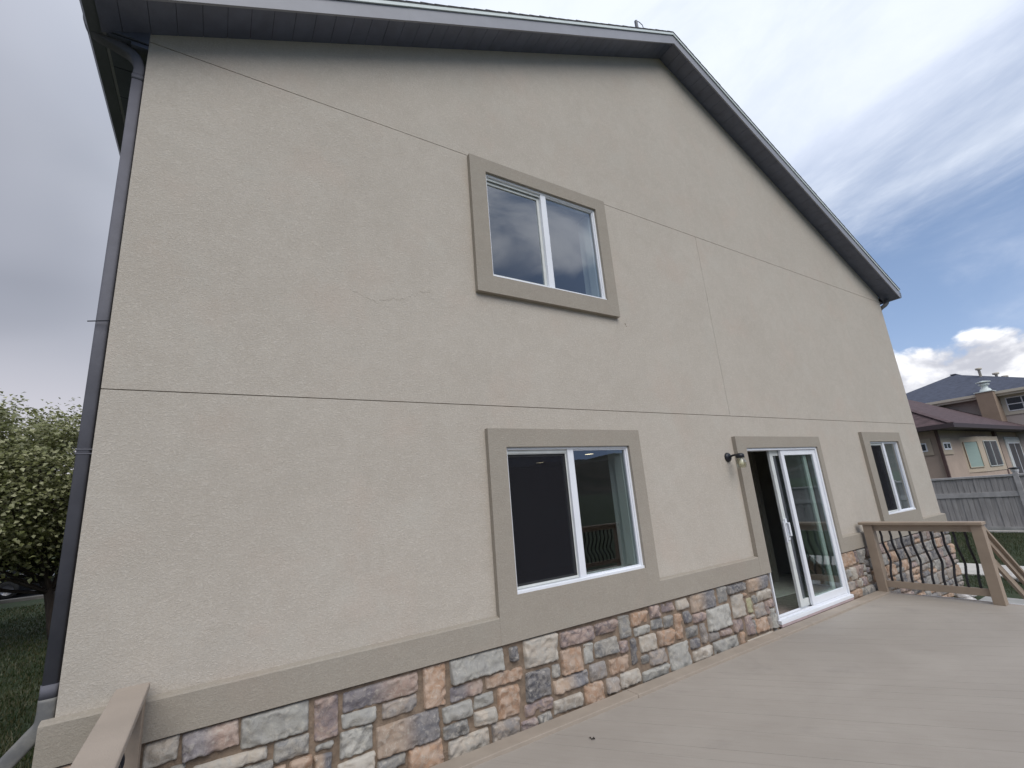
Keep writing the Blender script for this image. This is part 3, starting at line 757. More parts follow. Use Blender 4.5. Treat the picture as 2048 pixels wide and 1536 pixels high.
def veneer():
    V, F, CA, CB = [], [], [], []
    for X0, X1, Z0, Z1, k in stones:
        if Z1 < GZ-.02: continue
        dist = max(1.0, (X0*X0+12)**.5/4)
        res = min(.0105*dist, .015)
        nx = max(4, min(44, int((X1-X0)/res))); nz = max(4, min(30, int((Z1-Z0)/res)))
        base = len(V); sd = rs.uniform(0, 100); th = rs.uniform(.026, .044); tx, tz = rs.uniform(-.010, .010), rs.uniform(-.010, .012)
        ca, cb = PAL[k]
        ca, cb = [tuple((sum(q)/3)*.22+c_*.78 for c_ in q) for q in (ca, cb)]
        j1 = rs.uniform(.82, 1.15); j2 = rs.uniform(.85, 1.15)
        cj = [rs.uniform(-.011, .011) for _ in range(8)]
        for a in range(nx+1):
            for b in range(nz+1):
                u, v = a/nx, b/nz
                # ease grid towards the edges
                uu = .5-.5*math.cos(math.pi*u); vv = .5-.5*math.cos(math.pi*v)
                uu = .45*uu+.55*u; vv = .45*vv+.55*v
                x = X0+(X1-X0)*uu; z = Z0+(Z1-Z0)*vv
                x += (cj[0]*(1-uu)*(1-vv)+cj[1]*uu*(1-vv)+cj[2]*(1-uu)*vv+cj[3]*uu*vv)*.8
                z += (cj[4]*(1-uu)*(1-vv)+cj[5]*uu*(1-vv)+cj[6]*(1-uu)*vv+cj[7]*uu*vv)*.7
                du = min(uu, 1-uu)*(X1-X0); dv = min(vv, 1-vv)*(Z1-Z0)
                R0 = .015
                if du < R0 and dv < R0: e = R0-math.hypot(R0-du, R0-dv)
                else: e = min(du, dv)
                e = max(0, e+.0075*noise.noise(Vector((x*36+sd, z*36, sd))))
                # pull corner verts in so the outline is rounded
                if du < R0 and dv < R0:
                    q = math.hypot(R0-du, R0-dv)
                    if q > R0:
                        kx = (R0-du)*(1-R0/q); kz = (R0-dv)*(1-R0/q)
                        x += kx*(1 if uu < .5 else -1); z += kz*(1 if vv < .5 else -1)
                prof = min(1, e/.011); prof = math.sin(prof*math.pi/2)**.7
                n1 = noise.fractal(Vector((x*9+sd, z*9, sd)), .8, 2.1, 4)
                n2 = abs(noise.noise(Vector((x*17+sd, z*17+3, sd*2))))
                y_ = -.012-prof*(th+.014*n1-.034*n2*(1 if e < .035 else .45)+tx*(uu-.5)*2+tz*(vv-.5)*2)
                if a in (0, nx) or b in (0, nz): y_ = -.006
                V.append((x, y_, z)); 
                bl = .5+.5*math.sin((uu-.5)*3+sd) if k in 'XQ' else None
                if bl is not None:
                    t = max(0, min(1, (uu-.35)*3.3 if k == 'X' or k == 'Q' else 0))
                    c = [ca[i_]*(1-t)+cb[i_]*t for i_ in range(3)]; CA.append([q*j1 for q in c]); CB.append([(q*.7+.3*(.42, .38, .34)[i_])*j2 for i_, q in enumerate(c)])
                else: CA.append([q*j1 for q in ca]); CB.append([q*j2 for q in cb])
        for a in range(nx):
            for b in range(nz):
                i = base+a*(nz+1)+b; F.append((i, i+nz+1, i+nz+2, i+1))
    me = bpy.data.meshes.new('stone_veneer'); me.from_pydata(V, [], F)
    for nm, arr in (('ca', CA), ('cb', CB)):
        at = me.color_attributes.new(nm, 'FLOAT_COLOR', 'POINT'); fl_ = []
        for c in arr: fl_ += [c[0], c[1], c[2], 1]
        at.data.foreach_set('color', fl_)
    me.polygons.foreach_set('use_smooth', [True]*len(me.polygons)); me.materials.append(M_STONE)
    o = bpy.data.objects.new('stone_veneer', me); COL.objects.link(o); o.parent = house
    print('stones', len(stones), 'verts', len(V))
veneer()

# ---------------- wall lamp
wl = thing('wall_lamp', 'small black wall lamp with a clear glass jar shade left of the patio door', 'wall lamp', None, (5.39, 0, 2.03))
part(MB().lathe([(0, -.040), (.020, -.038), (.045, -.030), (.056, -.018), (.058, -.001)], (5.385, 0, 2.028), 24, 'y'), 'mount_plate', M_BLACK, wl, smooth=True)
part(MB().tube(curve([(5.385, -.03, 2.028), (5.385, -.09, 2.045), (5.385, -.16, 2.04), (5.385, -.19, 2.028)], 5), .013, 10), 'arm', M_BLACK, wl, smooth=True)
part(MB().lathe([(0, 2.062), (.030, 2.060), (.048, 2.045), (.050, 2.006), (.046, 2.004)], (5.385, -.17, 0), 20), 'cap', M_BLACK, wl, smooth=True)
part(MB().lathe([(.044, 2.006), (.043, 1.985), (.052, 1.97), (.056, 1.94), (.053, 1.90), (.045, 1.885), (.040, 1.885), (.048, 1.902), (.051, 1.94), (.047, 1.97), (.039, 1.985), (.040, 2.006)], (5.385, -.17, 0), 24), 'glass_shade', M_JAR, wl, smooth=True)
part(MB().lathe([(.012, 2.0), (.014, 1.98), (.026, 1.95), (.027, 1.93), (.017, 1.91), (.0, 1.905)], (5.385, -.17, 0), 16), 'bulb', mat('bulb_white', (.75, .72, .62), .3), wl, smooth=True)

# ================================================================ DECK
XD0, XD1, YD0, YD1 = -.40, 8.37, -5.3, -.075
deck = thing('deck', 'tan painted deck of diagonal boards along the stone base', 'deck', None, (4, -2.6, 0))
def clip(poly, n, d):                              # keep n.p <= d
    o = []
    for i in range(len(poly)):
        a, b = poly[i], poly[(i+1) % len(poly)]; da, db = a[0]*n[0]+a[1]*n[1]-d, b[0]*n[0]+b[1]*n[1]-d
        if da <= 0: o.append(a)
        if (da < 0) != (db < 0):
            t = da/(da-db); o.append((a[0]+(b[0]-a[0])*t, a[1]+(b[1]-a[1])*t))
    return o
th = R(-52); dn = (-math.sin(th), math.cos(th)); bd = MB(); s = -8.0
YI = YD1-.142
while s < 9:
    q = [(XD0, YD0), (XD1, YD0), (XD1, YI), (XD0, YI)]
    gap = random.choice([.0006, .0007, .0007, .0009, .0013])
    q = clip(q, dn, s+.1397-gap); q = clip(q, (-dn[0], -dn[1]), -(s+gap)) if len(q) > 2 else q
    if len(q) > 2:
        h = random.uniform(-.0006, .0006)
        bd.prism([(x, y, h) for x, y in q], (0, 0, -.0035))
    s += .1397
part(bd, 'decking', M_DECK, deck)
part(MB().box(XD0+.02, XD1-.02, YD0+.02, YI-.002, -.020, -.005), 'joist_layer', M_RAIL, deck)
eb = MB()
for a, b in ((XD0, 3.17), (3.174, 6.1), (6.104, XD1)):
    eb.box(a, b, YI, YD1, -.012, .027)
part(eb, 'edge_board', M_EDGE, deck, bevel=.004)
rb = MB(); rb.box(XD1, XD1+.035, YD0, YD1, -.26, -.004); rb.box(XD0, XD1, YD0-.035, YD0, -.26, -.004); part(rb, 'rim_board', M_RAIL, deck)
part(MB().box(XD1+.035, XD1+.043, -1.75, -.55, -.03, .004), 'metal_edging', M_VINYL, deck)
pb = MB()
for x in (.1, 3, 5.8, 8.2):
    for y in (-5.1, -2.7): part(MB().box(x-.07, x+.07, y-.07, y+.07, GZ-.1, -.021), 'support_post', M_RAIL, deck)

# ---------------- railings
def baluster(x, y, z0, z1, out):
    H = z1-z0
    pts = [(0, 0), (.0, .10), (.022, .20), (.088, .34), (.098, .42), (.052, .56), (.006, .70), (-.006, .80), (.012, .88), (.0, .96), (0, 1)]
    return MB().tube(curve([(x+out[0]*a, y+out[1]*a, z0+H*b) for a, b in pts], 3), 0, 8, sq=(.0125, .0125, (out[1], -out[0], 0)))
PW = .058
def post(x, y, z0, z1): return MB().box(x-PW, x+PW, y-PW, y+PW, z0, z1)
fr_ = thing('deck_railing', 'short tan railing with nine wavy black iron balusters at the far end of the deck', 'railing', None, (8.30, -.75, 0))
part(post(8.30, -.155, -.0, .948), 'post', M_RAIL, fr_, bevel=.004)
part(post(8.31, -1.365, -.0, .948), 'post', M_RAIL, fr_, bevel=.004)
part(MB().box(8.215, 8.375, -1.440, -.055, .950, .988), 'cap_board', M_RAIL, fr_, bevel=.006)
part(MB().box(8.285, 8.325, -1.307, -.213, .862, .948), 'top_rail', M_RAIL, fr_, bevel=.003)
part(MB().box(8.285, 8.325, -1.307, -.213, .085, .175), 'bottom_rail', M_RAIL, fr_, bevel=.003)
for k in range(9): part(baluster(8.305, -.282-.118*k, .17, .87, (1, 0)), 'baluster', M_IRON, fr_, smooth=False)
lr = thing('deck_railing', 'long tan railing starting at the house wall at the left edge of the deck', 'railing', None, (-.32, -1.5, 0))
part(MB().box(-.392, -.246, -4.9, -.052, .885, .922), 'cap_board', M_CAPL, lr, bevel=.007)
part(post(-.315, -.13, .0, .884), 'post', M_RAIL, lr, bevel=.004)
part(MB().box(-.335, -.295, -4.9, -.188, .79, .884), 'top_rail', M_RAIL, lr, bevel=.003)
part(MB().box(-.335, -.295, -4.9, -.188, .085, .175), 'bottom_rail', M_RAIL, lr, bevel=.003)
for yy in (-2.6, -4.85): part(post(-.315, yy, 0, .884), 'post', M_RAIL, lr, bevel=.004)
for k in range(20): part(baluster(-.315, -.33-.118*k, .17, .80, (-1, 0)), 'baluster', M_IRON, lr)
nr = thing('deck_railing', 'tan railing along the outer side of the deck opposite the house', 'railing', None, (4, -5.2, 0))
part(MB().box(-.39, 8.38, -5.27, -5.13, .950, .988), 'cap_board', M_RAIL, nr, bevel=.006)
part(MB().box(-.3, 8.3, -5.22, -5.18, .862, .948), 'top_rail', M_RAIL, nr)
part(MB().box(-.3, 8.3, -5.22, -5.18, .085, .175), 'bottom_rail', M_RAIL, nr)
for xx in (-.315, 1.8, 3.95, 6.1, 8.3): part(post(xx, -5.2, 0, .948), 'post', M_RAIL, nr)
b0 = None; kx = 0; xx = -.14
while xx < 8.2:
    if min(abs(xx-q) for q in (-.315, 1.8, 3.95, 6.1, 8.3)) > .08: part(baluster(xx, -5.2, .17, .87, (0, -1)), 'baluster', M_IRON, nr)
    xx += .118
# ---------------- stairs and hand rail
st = thing('deck_stairs', 'tan wooden steps leading from the far deck corner down to the lawn', 'stairs', None, (8.9, -2.2, GZ))
for k in range(2):
    part(MB().box(8.41+.29*k, 8.41+.29*(k+1)+.02, -2.9, -1.45, -.185*(k+1)-.035, -.185*(k+1)), 'tread', M_RAIL, st, bevel=.004)
    part(MB().box(8.405+.29*k, 8.425+.29*k, -2.9, -1.45, -.185*(k+1), -.185*k-.036), 'riser', M_RAIL, st)
for yy in (-2.93, -1.43):
    part(MB().prism([(8.41, yy, -.05), (9.05, yy, -.47), (9.05, yy, GZ), (8.9, yy, GZ), (8.41, yy, -.30)], (0, .035, 0)), 'stringer', M_RAIL, st)
hr = thing('stair_handrail', 'sloping tan hand rail going down to the lawn behind the far deck post', 'handrail', None, (9.1, -1.36, GZ))
part(MB().beam((8.36, -1.36, .915), (9.75, -1.36, -.02), .12, .035), 'cap_board', M_RAIL, hr, bevel=.004)
part(MB().beam((8.37, -1.36, .85), (9.70, -1.36, -.045), .038, .085), 'top_rail', M_RAIL, hr, bevel=.003)
part(MB().beam((8.37, -1.30, .70), (9.62, -1.30, -.14), .038, .09), 'lower_rail', M_RAIL, hr, bevel=.003)
part(post(9.72, -1.36, GZ, -.04), 'post', M_RAIL, hr, bevel=.004)
# debris on the deck
db = MB(); rr_ = random.Random(2)
for k in range(7):
    a = rr_.uniform(0, 6.28); p = Vector((2.42+.012*math.cos(a), -.476+.012*math.sin(a), .004+.004*rr_.random()))
    q = p+Vector((rr_.uniform(-.014, .014), rr_.uniform(-.014, .014), rr_.uniform(-.003, .006)))
    db.tube([p, (p+q)/2+Vector((0, 0, .003)), q], [.003, .005, .002], 6)
tag(db.build('twig_clump', mat('debris', (.03, .025, .02), .9), loc=(2.42, -.476, 0)), 'tiny dark clump of plant debris lying on the deck boards', 'debris')

# ---------------- river rocks
def rock(r, sd):
    bm = bmesh.new(); bmesh.ops.create_icosphere(bm, subdivisions=3, radius=1)
    for v in bm.verts:
        d = 1+.22*noise.noise(v.co*1.3+Vector((sd, 0, 0)))+.06*noise.noise(v.co*4+Vector((sd, 2, 0)))
        v.co = Vector((v.co.x*r*d, v.co.y*r*.8*d, v.co.z*r*.6*d))
    me = bpy.data.meshes.new('river_rock'); bm.to_mesh(me); bm.free(); me.polygons.foreach_set('use_smooth', [True]*len(me.polygons)); me.materials.append(M_ROCK)
    return me
rmesh = [rock(.10, k*5.1) for k in range(5)]
rr_ = random.Random(5)
spots = [(8.55+.16*k+rr_.uniform(-.03, .03), -.28+rr_.uniform(-.11, .11)) for k in range(20)]
for k_, (x, y) in enumerate(spots):
    o = bpy.data.objects.new('river_rock', rmesh[rr_.randrange(5)]); COL.objects.link(o)
    o.location = (x, y, GZ+.05); o.rotation_euler = (0, 0, rr_.uniform(0, 6)); s_ = rr_.uniform(.6, 1.15); o.scale = (s_, s_, s_)
    tag(o, 'rounded grey rock lying between the stone base and the concrete pad', 'rock', 'rocks along the foot of the stone base')
for x, y, s_ in ((13.25, -.35, 1.2), (13.05, -.55, 1.3), (12.85, -.75, 1.1), (13.3, -.62, .9), (13.0, -.85, 1.0), (12.7, -1.0, 1.1), (12.5, -.80, .8)):
    o = bpy.data.objects.new('river_rock', rmesh[rr_.randrange(5)]); COL.objects.link(o)
    o.location = (x, y, GZ+.06); o.rotation_euler = (0, 0, rr_.uniform(0, 6)); o.scale = (s_, s_, s_)
    tag(o, 'pale rounded rock on the lawn beside the footpath behind the stair rail', 'rock', 'pale rocks by the footpath')

# ================================================================ FENCE
FX = 22.0
fe = thing('fence', 'tall grey boundary fence with a moulded cap and wood grain panels', 'fence', None, (FX, 3, GZ))
def strip_panel(y0, y1):
    mb = MB(); n = int((y1-y0)/.145); rn = random.Random(int(y0*10))
    for k in range(n):
        a = y0+(y1-y0)*k/n; b = y0+(y1-y0)*(k+1)/n; o_ = rn.uniform(0, .022)
        mb.box(FX-.02-o_, FX+.03, a+.004, b-.004, GZ+.15, 1.22)
    mb.box(FX-.008, FX+.02, y0, y1, GZ+.15, 1.20)
    return mb
ends = [-9, -6.6, -4.2, -1.55, .90, 3.35, 5.8, 8.25, 10.7, 13.2, 15.7]
for a, b in zip(ends, ends[1:]):
    part(strip_panel(a+.06, b-.06), 'panel', M_FENCE, fe)
    part(MB().box(FX-.075, FX+.075, a+.06, b-.06, 1.19, 1.262), 'cap_rail', M_FENCE2, fe, bevel=.008)
    part(MB().box(FX-.06, FX-.02, a+.06, b-.06, .555, .72), 'mid_rail', M_FENCE2, fe, bevel=.006)
    part(MB().box(FX-.06, FX+.05, a+.06, b-.06, GZ-.05, GZ+.15), 'base_rail', M_CONC2, fe, bevel=.01)
for y in ends: part(MB().box(FX-.085, FX+.065, y-.066, y+.066, GZ-.05, 1.30), 'post', M_FENCE2, fe, bevel=.008)
part(MB().box(FX-.35, FX-.10, -9, 15.7, GZ-.05, GZ+.05), 'mow_strip', M_CONC, fe, bevel=.01)
ln = thing('post_lamp', 'small white lantern with a black rim on top of the grey fence post', 'lamp', None, (FX, .9, 1.3))
part(MB().lathe([(.05, 1.30), (.07, 1.31), (.09, 1.33), (.10, 1.40), (.10, 1.43)], (FX, .9, 0), 16), 'lantern_body', M_LENS, ln, smooth=True)
part(MB().lathe([(.0, 1.475), (.10, 1.468), (.135, 1.45), (.135, 1.42), (.10, 1.418)], (FX, .9, 0), 16), 'rim', M_BLACK, ln, smooth=True)

# ================================================================ NEIGHBOUR 1 (low brown-roofed)
M_NB1 = mat('brown_stucco', (.42, .33, .27), .9, .08, 1.5, .3, 30)
M_NB1b = mat('tan_stucco', (.46, .385, .30), .9, .05, 2)
M_ROOF1 = mat('brown_shingle', (.082, .054, .058), .92, .35, 3.5, .6, 14, aniso=(1, 1, 3.5), detail=8)
M_ROOF2 = mat('slate_shingle', (.062, .072, .105), .92, .25, 3.5, .6, 14, aniso=(1, 1, 3.5), detail=8)
M_DKTRIM = mat('dark_gutter', (.06, .045, .05), .6)
M_BROWNP = mat('brown_pipe', (.10, .06, .055), .6)
M_NG = mat('far_glass', (.03, .04, .055), .08, spec=.8)
M_BLIND = mat('green_blind', (.29, .375, .345), .6, .06, 3, aniso=(1, 1, 18))
n1 = thing('neighbour_house', 'low brown stucco house with a hipped brown shingle roof behind the fence', 'house', None, (30, 8, GZ))
X1c, Y1c = 26.0, 3.71; EZ = 3.24
w1_ = MB(); w1_.box(X1c, 42, Y1c, 18, GZ, EZ+.02); part(w1_, 'wall', M_NB1, n1)
EX, EY, EW, PT = 25.35, 2.95, 17.5, .54
apx = (EX+EW/2, EY+EW/2, EZ+PT*EW/2); rid2 = (EX+EW/2, 24, apx[2])
E0, E1_, E2_, E3_ = (EX, EY, EZ), (EX+EW, EY, EZ), (EX, 30, EZ), (EX+EW, 30, EZ)
r1 = MB()
def slab(mb, pts, t=.12):
    mb.prism(pts, (0, 0, t))
slab(r1, [E0, E1_, apx]); slab(r1, [E0, apx, rid2, E2_]); slab(r1, [E1_, E3_, rid2, apx])
part(r1, 'roof', M_ROOF1, n1)
rc = MB(); rc.beam(Vector(E0)+Vector((0, 0, .14)), Vector(apx)+Vector((0, 0, .14)), .22, .04); part(rc, 'hip_cap', M_ROOF1, n1)
gt = MB(); gt.box(EX-.10, EX, EY-.1, 30, EZ-.06, EZ+.12); gt.box(EX, EX+EW, EY-.10, EY, EZ-.06, EZ+.12); part(gt, 'gutter', M_DKTRIM, n1)
sf = MB(); sf.box(EX+.001, X1c+.1, EY+.001, 30, EZ-.05, EZ-.02); sf.box(X1c+.1, EX+EW, EY+.001, Y1c+.1, EZ-.05, EZ-.02); part(sf, 'soffit', M_DKTRIM, n1)
part(MB().beam((X1c-.05, Y1c-.05, EZ-.06), (X1c-.05, Y1c-.05, GZ), .10, .10, (1, 0, 0)), 'downspout', M_BROWNP, n1)
part(MB().beam((34.1, Y1c-.06, EZ-.06), (34.1, Y1c-.06, GZ), .34, .12, (0, 1, 0)), 'downspout', M_BROWNP, n1)
def wx(x, y0, y1, z0, z1, tr, parent, off=-1, mull=True, gl=None, trm=None):   # window in a wall facing -x
    trm = trm or M_NB1b
    o = part(MB().box(x-.05, x, y0-tr, y1+tr, z0-tr, z1+tr), 'window', trm, parent)
    f_ = MB(); e = .05
    f_.box(x-.07, x-.051, y0, y0+e, z0, z1); f_.box(x-.07, x-.051, y1-e, y1, z0, z1); f_.box(x-.07, x-.051, y0+e, y1-e, z0, z0+e); f_.box(x-.07, x-.051, y0+e, y1-e, z1-e, z1)
    if mull: f_.box(x-.07, x-.051, (y0+y1)/2-e/2, (y0+y1)/2+e/2, z0+e, z1-e)
    if mull == 4: f_.box(x-.069, x-.051, y0+e, y1-e, (z0+z1)/2-e/2, (z0+z1)/2+e/2)
    part(f_, 'frame', M_VINYL, o); part(MB().box(x-.060, x-.0505, y0+e*.5, y1-e*.5, z0+e*.5, z1-e*.5), 'pane', gl or M_NG, o)
def wy(y, x0, x1, z0, z1, tr, parent, mull=True, gl=None, trm=None):            # window in a wall facing -y
    trm = trm or M_NB1b
    o = part(MB().box(x0-tr, x1+tr, y-.05, y, z0-tr, z1+tr), 'window', trm, parent)
    f_ = MB(); e = .06
    f_.box(x0, x0+e, y-.07, y-.051, z0, z1); f_.box(x1-e, x1, y-.07, y-.051, z0, z1); f_.box(x0+e, x1-e, y-.07, y-.051, z0, z0+e); f_.box(x0+e, x1-e, y-.07, y-.051, z1-e, z1)
    if mull: f_.box((x0+x1)/2-e/2, (x0+x1)/2+e/2, y-.07, y-.051, z0+e, z1-e)
    part(f_, 'frame', M_VINYL, o); part(MB().box(x0+e*.5, x1-e*.5, y-.060, y-.0505, z0+e*.5, z1-e*.5), 'pane', gl or M_NG, o)
wx(X1c, 4.10, 4.62, 2.33, 2.70, .17, n1, mull=False)
wy(Y1c, 26.32, 27.20, 2.34, 2.66, .20, n1)
# canted bay
by0 = Y1c
bay = thing('bay_window', None, None); bay.parent = n1; bay.location = (0, 0, 0)
for k in list(bay.keys()): del bay[k]
bay.location = (3.0, -4.3, 0)
ptsb = [(28.75, by0), (29.6, by0-.42), (32.7, by0-.42), (33.6, by0)]
part(MB().prism([(x, y, 1.28) for x, y in ptsb], (0, 0, 1.60)), 'bay_wall', M_NB1b, bay)
part(MB().prism([(28.8, by0, GZ), (29.63, by0-.39, GZ), (32.68, by0-.39, GZ), (33.5, by0, GZ)], (0, 0, 1.28-GZ-.001)), 'bay_base', M_NB1, bay)
def facet(a, b, z0, z1, m, inset, parent):
    a, b = Vector((a[0], a[1], 0)), Vector((b[0], b[1], 0)); d = (b-a).normalized(); n = Vector((d.y, -d.x, 0)); L = (b-a).length
    p, q = a+d*inset+n*.02, b-d*inset+n*.02
    part(MB().prism([p+Vector((0, 0, z0)), q+Vector((0, 0, z0)), q+Vector((0, 0, z1)), p+Vector((0, 0, z1))], n*-.03), 'pane', m, parent)
    fr = MB(); up = Vector((0, 0, 1))
    for u_, v_ in ((p+up*z0, q+up*z0), (p+up*z1, q+up*z1), (p+up*z0, p+up*z1), (q+up*z0, q+up*z1)): fr.beam(u_+n*.01, v_+n*.01, .03, .03, n)
    if m is M_NG:
        c = (p+q)/2; fr.beam(c+up*z0+n*.01, c+up*z1+n*.01, .04, .03, n)
    part(fr, 'sash', M_NB1b if m is M_BLIND else M_VINYL2, parent)
facet(ptsb[0], ptsb[1], 1.50, 2.66, M_BLIND, .12, bay)
facet(ptsb[1], ptsb[2], 1.50, 2.66, M_NG, .55, bay)
# double doors right of the bay
wy(Y1c, 36.0, 38.3, .2, 2.62, .30, n1, gl=M_NG, trm=M_VINYL2)
wy(Y1c, 39.3, 41.3, .2, 2.62, .30, n1, gl=M_BLIND, trm=M_VINYL2)

# ================================================================ NEIGHBOUR 2 (tall slate-roofed)
M_NB2 = mat('grey_tan_stucco', (.50, .44, .41), .9, .05, 1)
M_CHIM = mat('chimney_stucco', (.285, .215, .165), .9, .08, 2)
M_CREAM = mat('cream_trim', (.56, .52, .44), .8)
n2 = thing('neighbour_house', 'taller two-storey house with a dark slate hipped roof and stucco chimney behind the brown-roofed one', 'house', None, (45, 6, GZ))
AX, AYL, AYR, AZ = 38.0, 11.6, 1.0, 5.5
part(MB().box(AX+.5, 56, AYR+.5, AYL-.5, GZ, AZ+.02), 'wall', M_NB2, n2)
ap = (43.2, 6.6, 7.66); rg = (56, 6.6, 7.66)
r2 = MB(); slab(r2, [(AX, AYL, AZ), (AX, AYR, AZ), ap], .1); slab(r2, [(AX, AYR, AZ), (58, AYR, AZ), rg, ap], .1); slab(r2, [(AX, AYL, AZ), ap, rg, (58, AYL, AZ)], .1)
part(r2, 'roof', M_ROOF2, n2)
part(MB().beam((43.0, 6.6, 7.76), (50, 6.6, 7.76), .3, .05), 'ridge_cap', M_ROOF2, n2)
gt = MB(); gt.box(AX-.12, AX, AYR, AYL, AZ-.05, AZ+.10); gt.box(AX-.02, AX+.5, AYR+.02, AYL-.02, AZ-.18, AZ-.051); part(gt, 'eave_trim', M_CREAM, n2)
ch = part(MB().box(37.4, 38.5, 3.86, 4.60, GZ, 5.62), 'chimney', M_CHIM, n2)
part(MB().box(37.36, 38.54, 3.82, 4.64, 5.62, 5.66), 'flashing', M_DRIP, ch)
part(MB().lathe([(.30, 5.66), (.22, 5.85), (.16, 5.88), (.16, 6.05), (.26, 6.07), (.26, 6.12), (.16, 6.14), (.16, 6.2), (.34, 6.22), (.34, 6.26), (.0, 6.34)], (37.95, 4.22, 0), 16), 'flue_cap', M_DRIP, ch, smooth=True)
wx(AX+.5, 2.35, 3.66, 4.40, 5.20, .20, n2, mull=4, trm=M_CREAM)
for i, (yy, zz, hh, xx) in enumerate(((4.95, 7.0, .62, 41.5), (4.25, 6.7, .42, 41.5), (3.92, 6.6, .25, 41.6), (3.2, 6.25, .2, 41))):
    part(MB().lathe([(.07, zz-.5), (.07, zz+hh-.14), (.16, zz+hh-.10), (.17, zz+hh), (0, zz+hh+.02)], (xx, yy, 0), 10), 'roof_vent', M_CREAM if i < 3 else M_DRIP, n2, smooth=True)

# ================================================================ TREES
def tree(name, label, base, crown_c, crown_r, ncl, nleaf, lsz, seed, m, trunk_r=.16, group=None):
    rn = random.Random(seed); t = thing(name, label, 'tree', group, base)
    B = Vector(base); Cc = Vector(crown_c); Rr = Vector(crown_r)
    tk = MB(); top = Vector((Cc.x, Cc.y, Cc.z+Rr.z*.5))
    pts = [B, B+(top-B)*.3+Vector((.1, .05, 0)), B+(top-B)*.6+Vector((-.1, .08, 0)), top]
    cpts = curve(pts, 5); tk.tube(cpts, [trunk_r*(1-.8*i/(len(cpts)-1)) for i in range(len(cpts))], 10)
    V, F, Tn = [], [], []
    for c in range(ncl):
        while 1:
            p = Vector((rn.uniform(-1, 1), rn.uniform(-1, 1), rn.uniform(-1, 1)))
            if .25 < p.length < 1: break
        p = p.normalized()*p.length**.5
        k = 1+.32*noise.noise(p*2.1+Vector((seed, 0, 0)))
        ctr = Cc+Vector((p.x*Rr.x, p.y*Rr.y, p.z*Rr.z))*k
        if c % 5 == 0:
            s_ = cpts[min(len(cpts)-1, 4+rn.randrange(len(cpts)-5))]; md = (s_+ctr)/2+Vector((0, 0, -.15))
            q = curve([s_, md, ctr], 4); tk.tube(q, [trunk_r*.32*(1-.85*i/(len(q)-1)) for i in range(len(q))], 6)
        cr = rn.uniform(.20, .46)*(Rr.x/2.6)
        axis = (ctr-Cc).normalized()
        tw = ctr+axis*cr*.9
        for l in range(nleaf):
            d = Vector((rn.gauss(0, .5), rn.gauss(0, .5), rn.gauss(0, .38)))*cr
            o = ctr+d+axis*rn.uniform(-.3, .9)*cr
            nrm = (Vector((rn.gauss(0, .6), rn.gauss(0, .6), 1.0))+axis*.6).normalized()
            u = nrm.orthogonal().normalized(); u.rotate(Matrix.Rotation(rn.uniform(0, 6.28), 3, nrm)); v = nrm.cross(u)
            L = lsz*rn.uniform(.6, 1.25); wd = L*.42; i = len(V)
            fold = nrm*wd*.35
            V += [tuple(o-u*L*.5), tuple(o+v*wd+fold-u*.05*L), tuple(o+u*L*.55-nrm*L*.12), tuple(o-v*wd+fold-u*.05*L), tuple(o)]
            F += [(i, i+4, i+1), (i+4, i+2, i+1), (i, i+3, i+4), (i+3, i+2, i+4)]
            tn = rn.random()**1.6; Tn += [tn]*5
    off = -B
    V = [tuple(Vector(v)+off) for v in V]
    part(tk, 'trunk', M_BARK, t, smooth=True)
    me = bpy.data.meshes.new('crown'); me.from_pydata(V, [], F)
    at = me.attributes.new('tint', 'FLOAT', 'POINT'); at.data.foreach_set('value', Tn)
    me.materials.append(m); o = bpy.data.objects.new('crown', me); COL.objects.link(o); o.parent = t
    return t
tree('tree', 'leafy olive green tree standing on the lawn left of the downspout', (-2.95, 12.0, GZ), (-4.3, 12.0, 2.86), (3.0, 2.6, 1.68), 900, 62, .092, 3, M_LEAF, .12)
tree('tree', 'dark tree in the shade behind the leafy olive tree at the left', (-9.5, 19.5, GZ), (-9.4, 19.4, 2.9), (3.6, 2.6, 2.5), 300, 44, .17, 8, M_LEAFD)
tree('tree', 'dark bushy tree beyond the street, hidden behind the olive tree', (-10, 36, GZ), (-10, 36, 3.4), (8, 3, 4.2), 420, 44, .30, 12, M_LEAFD, .25)

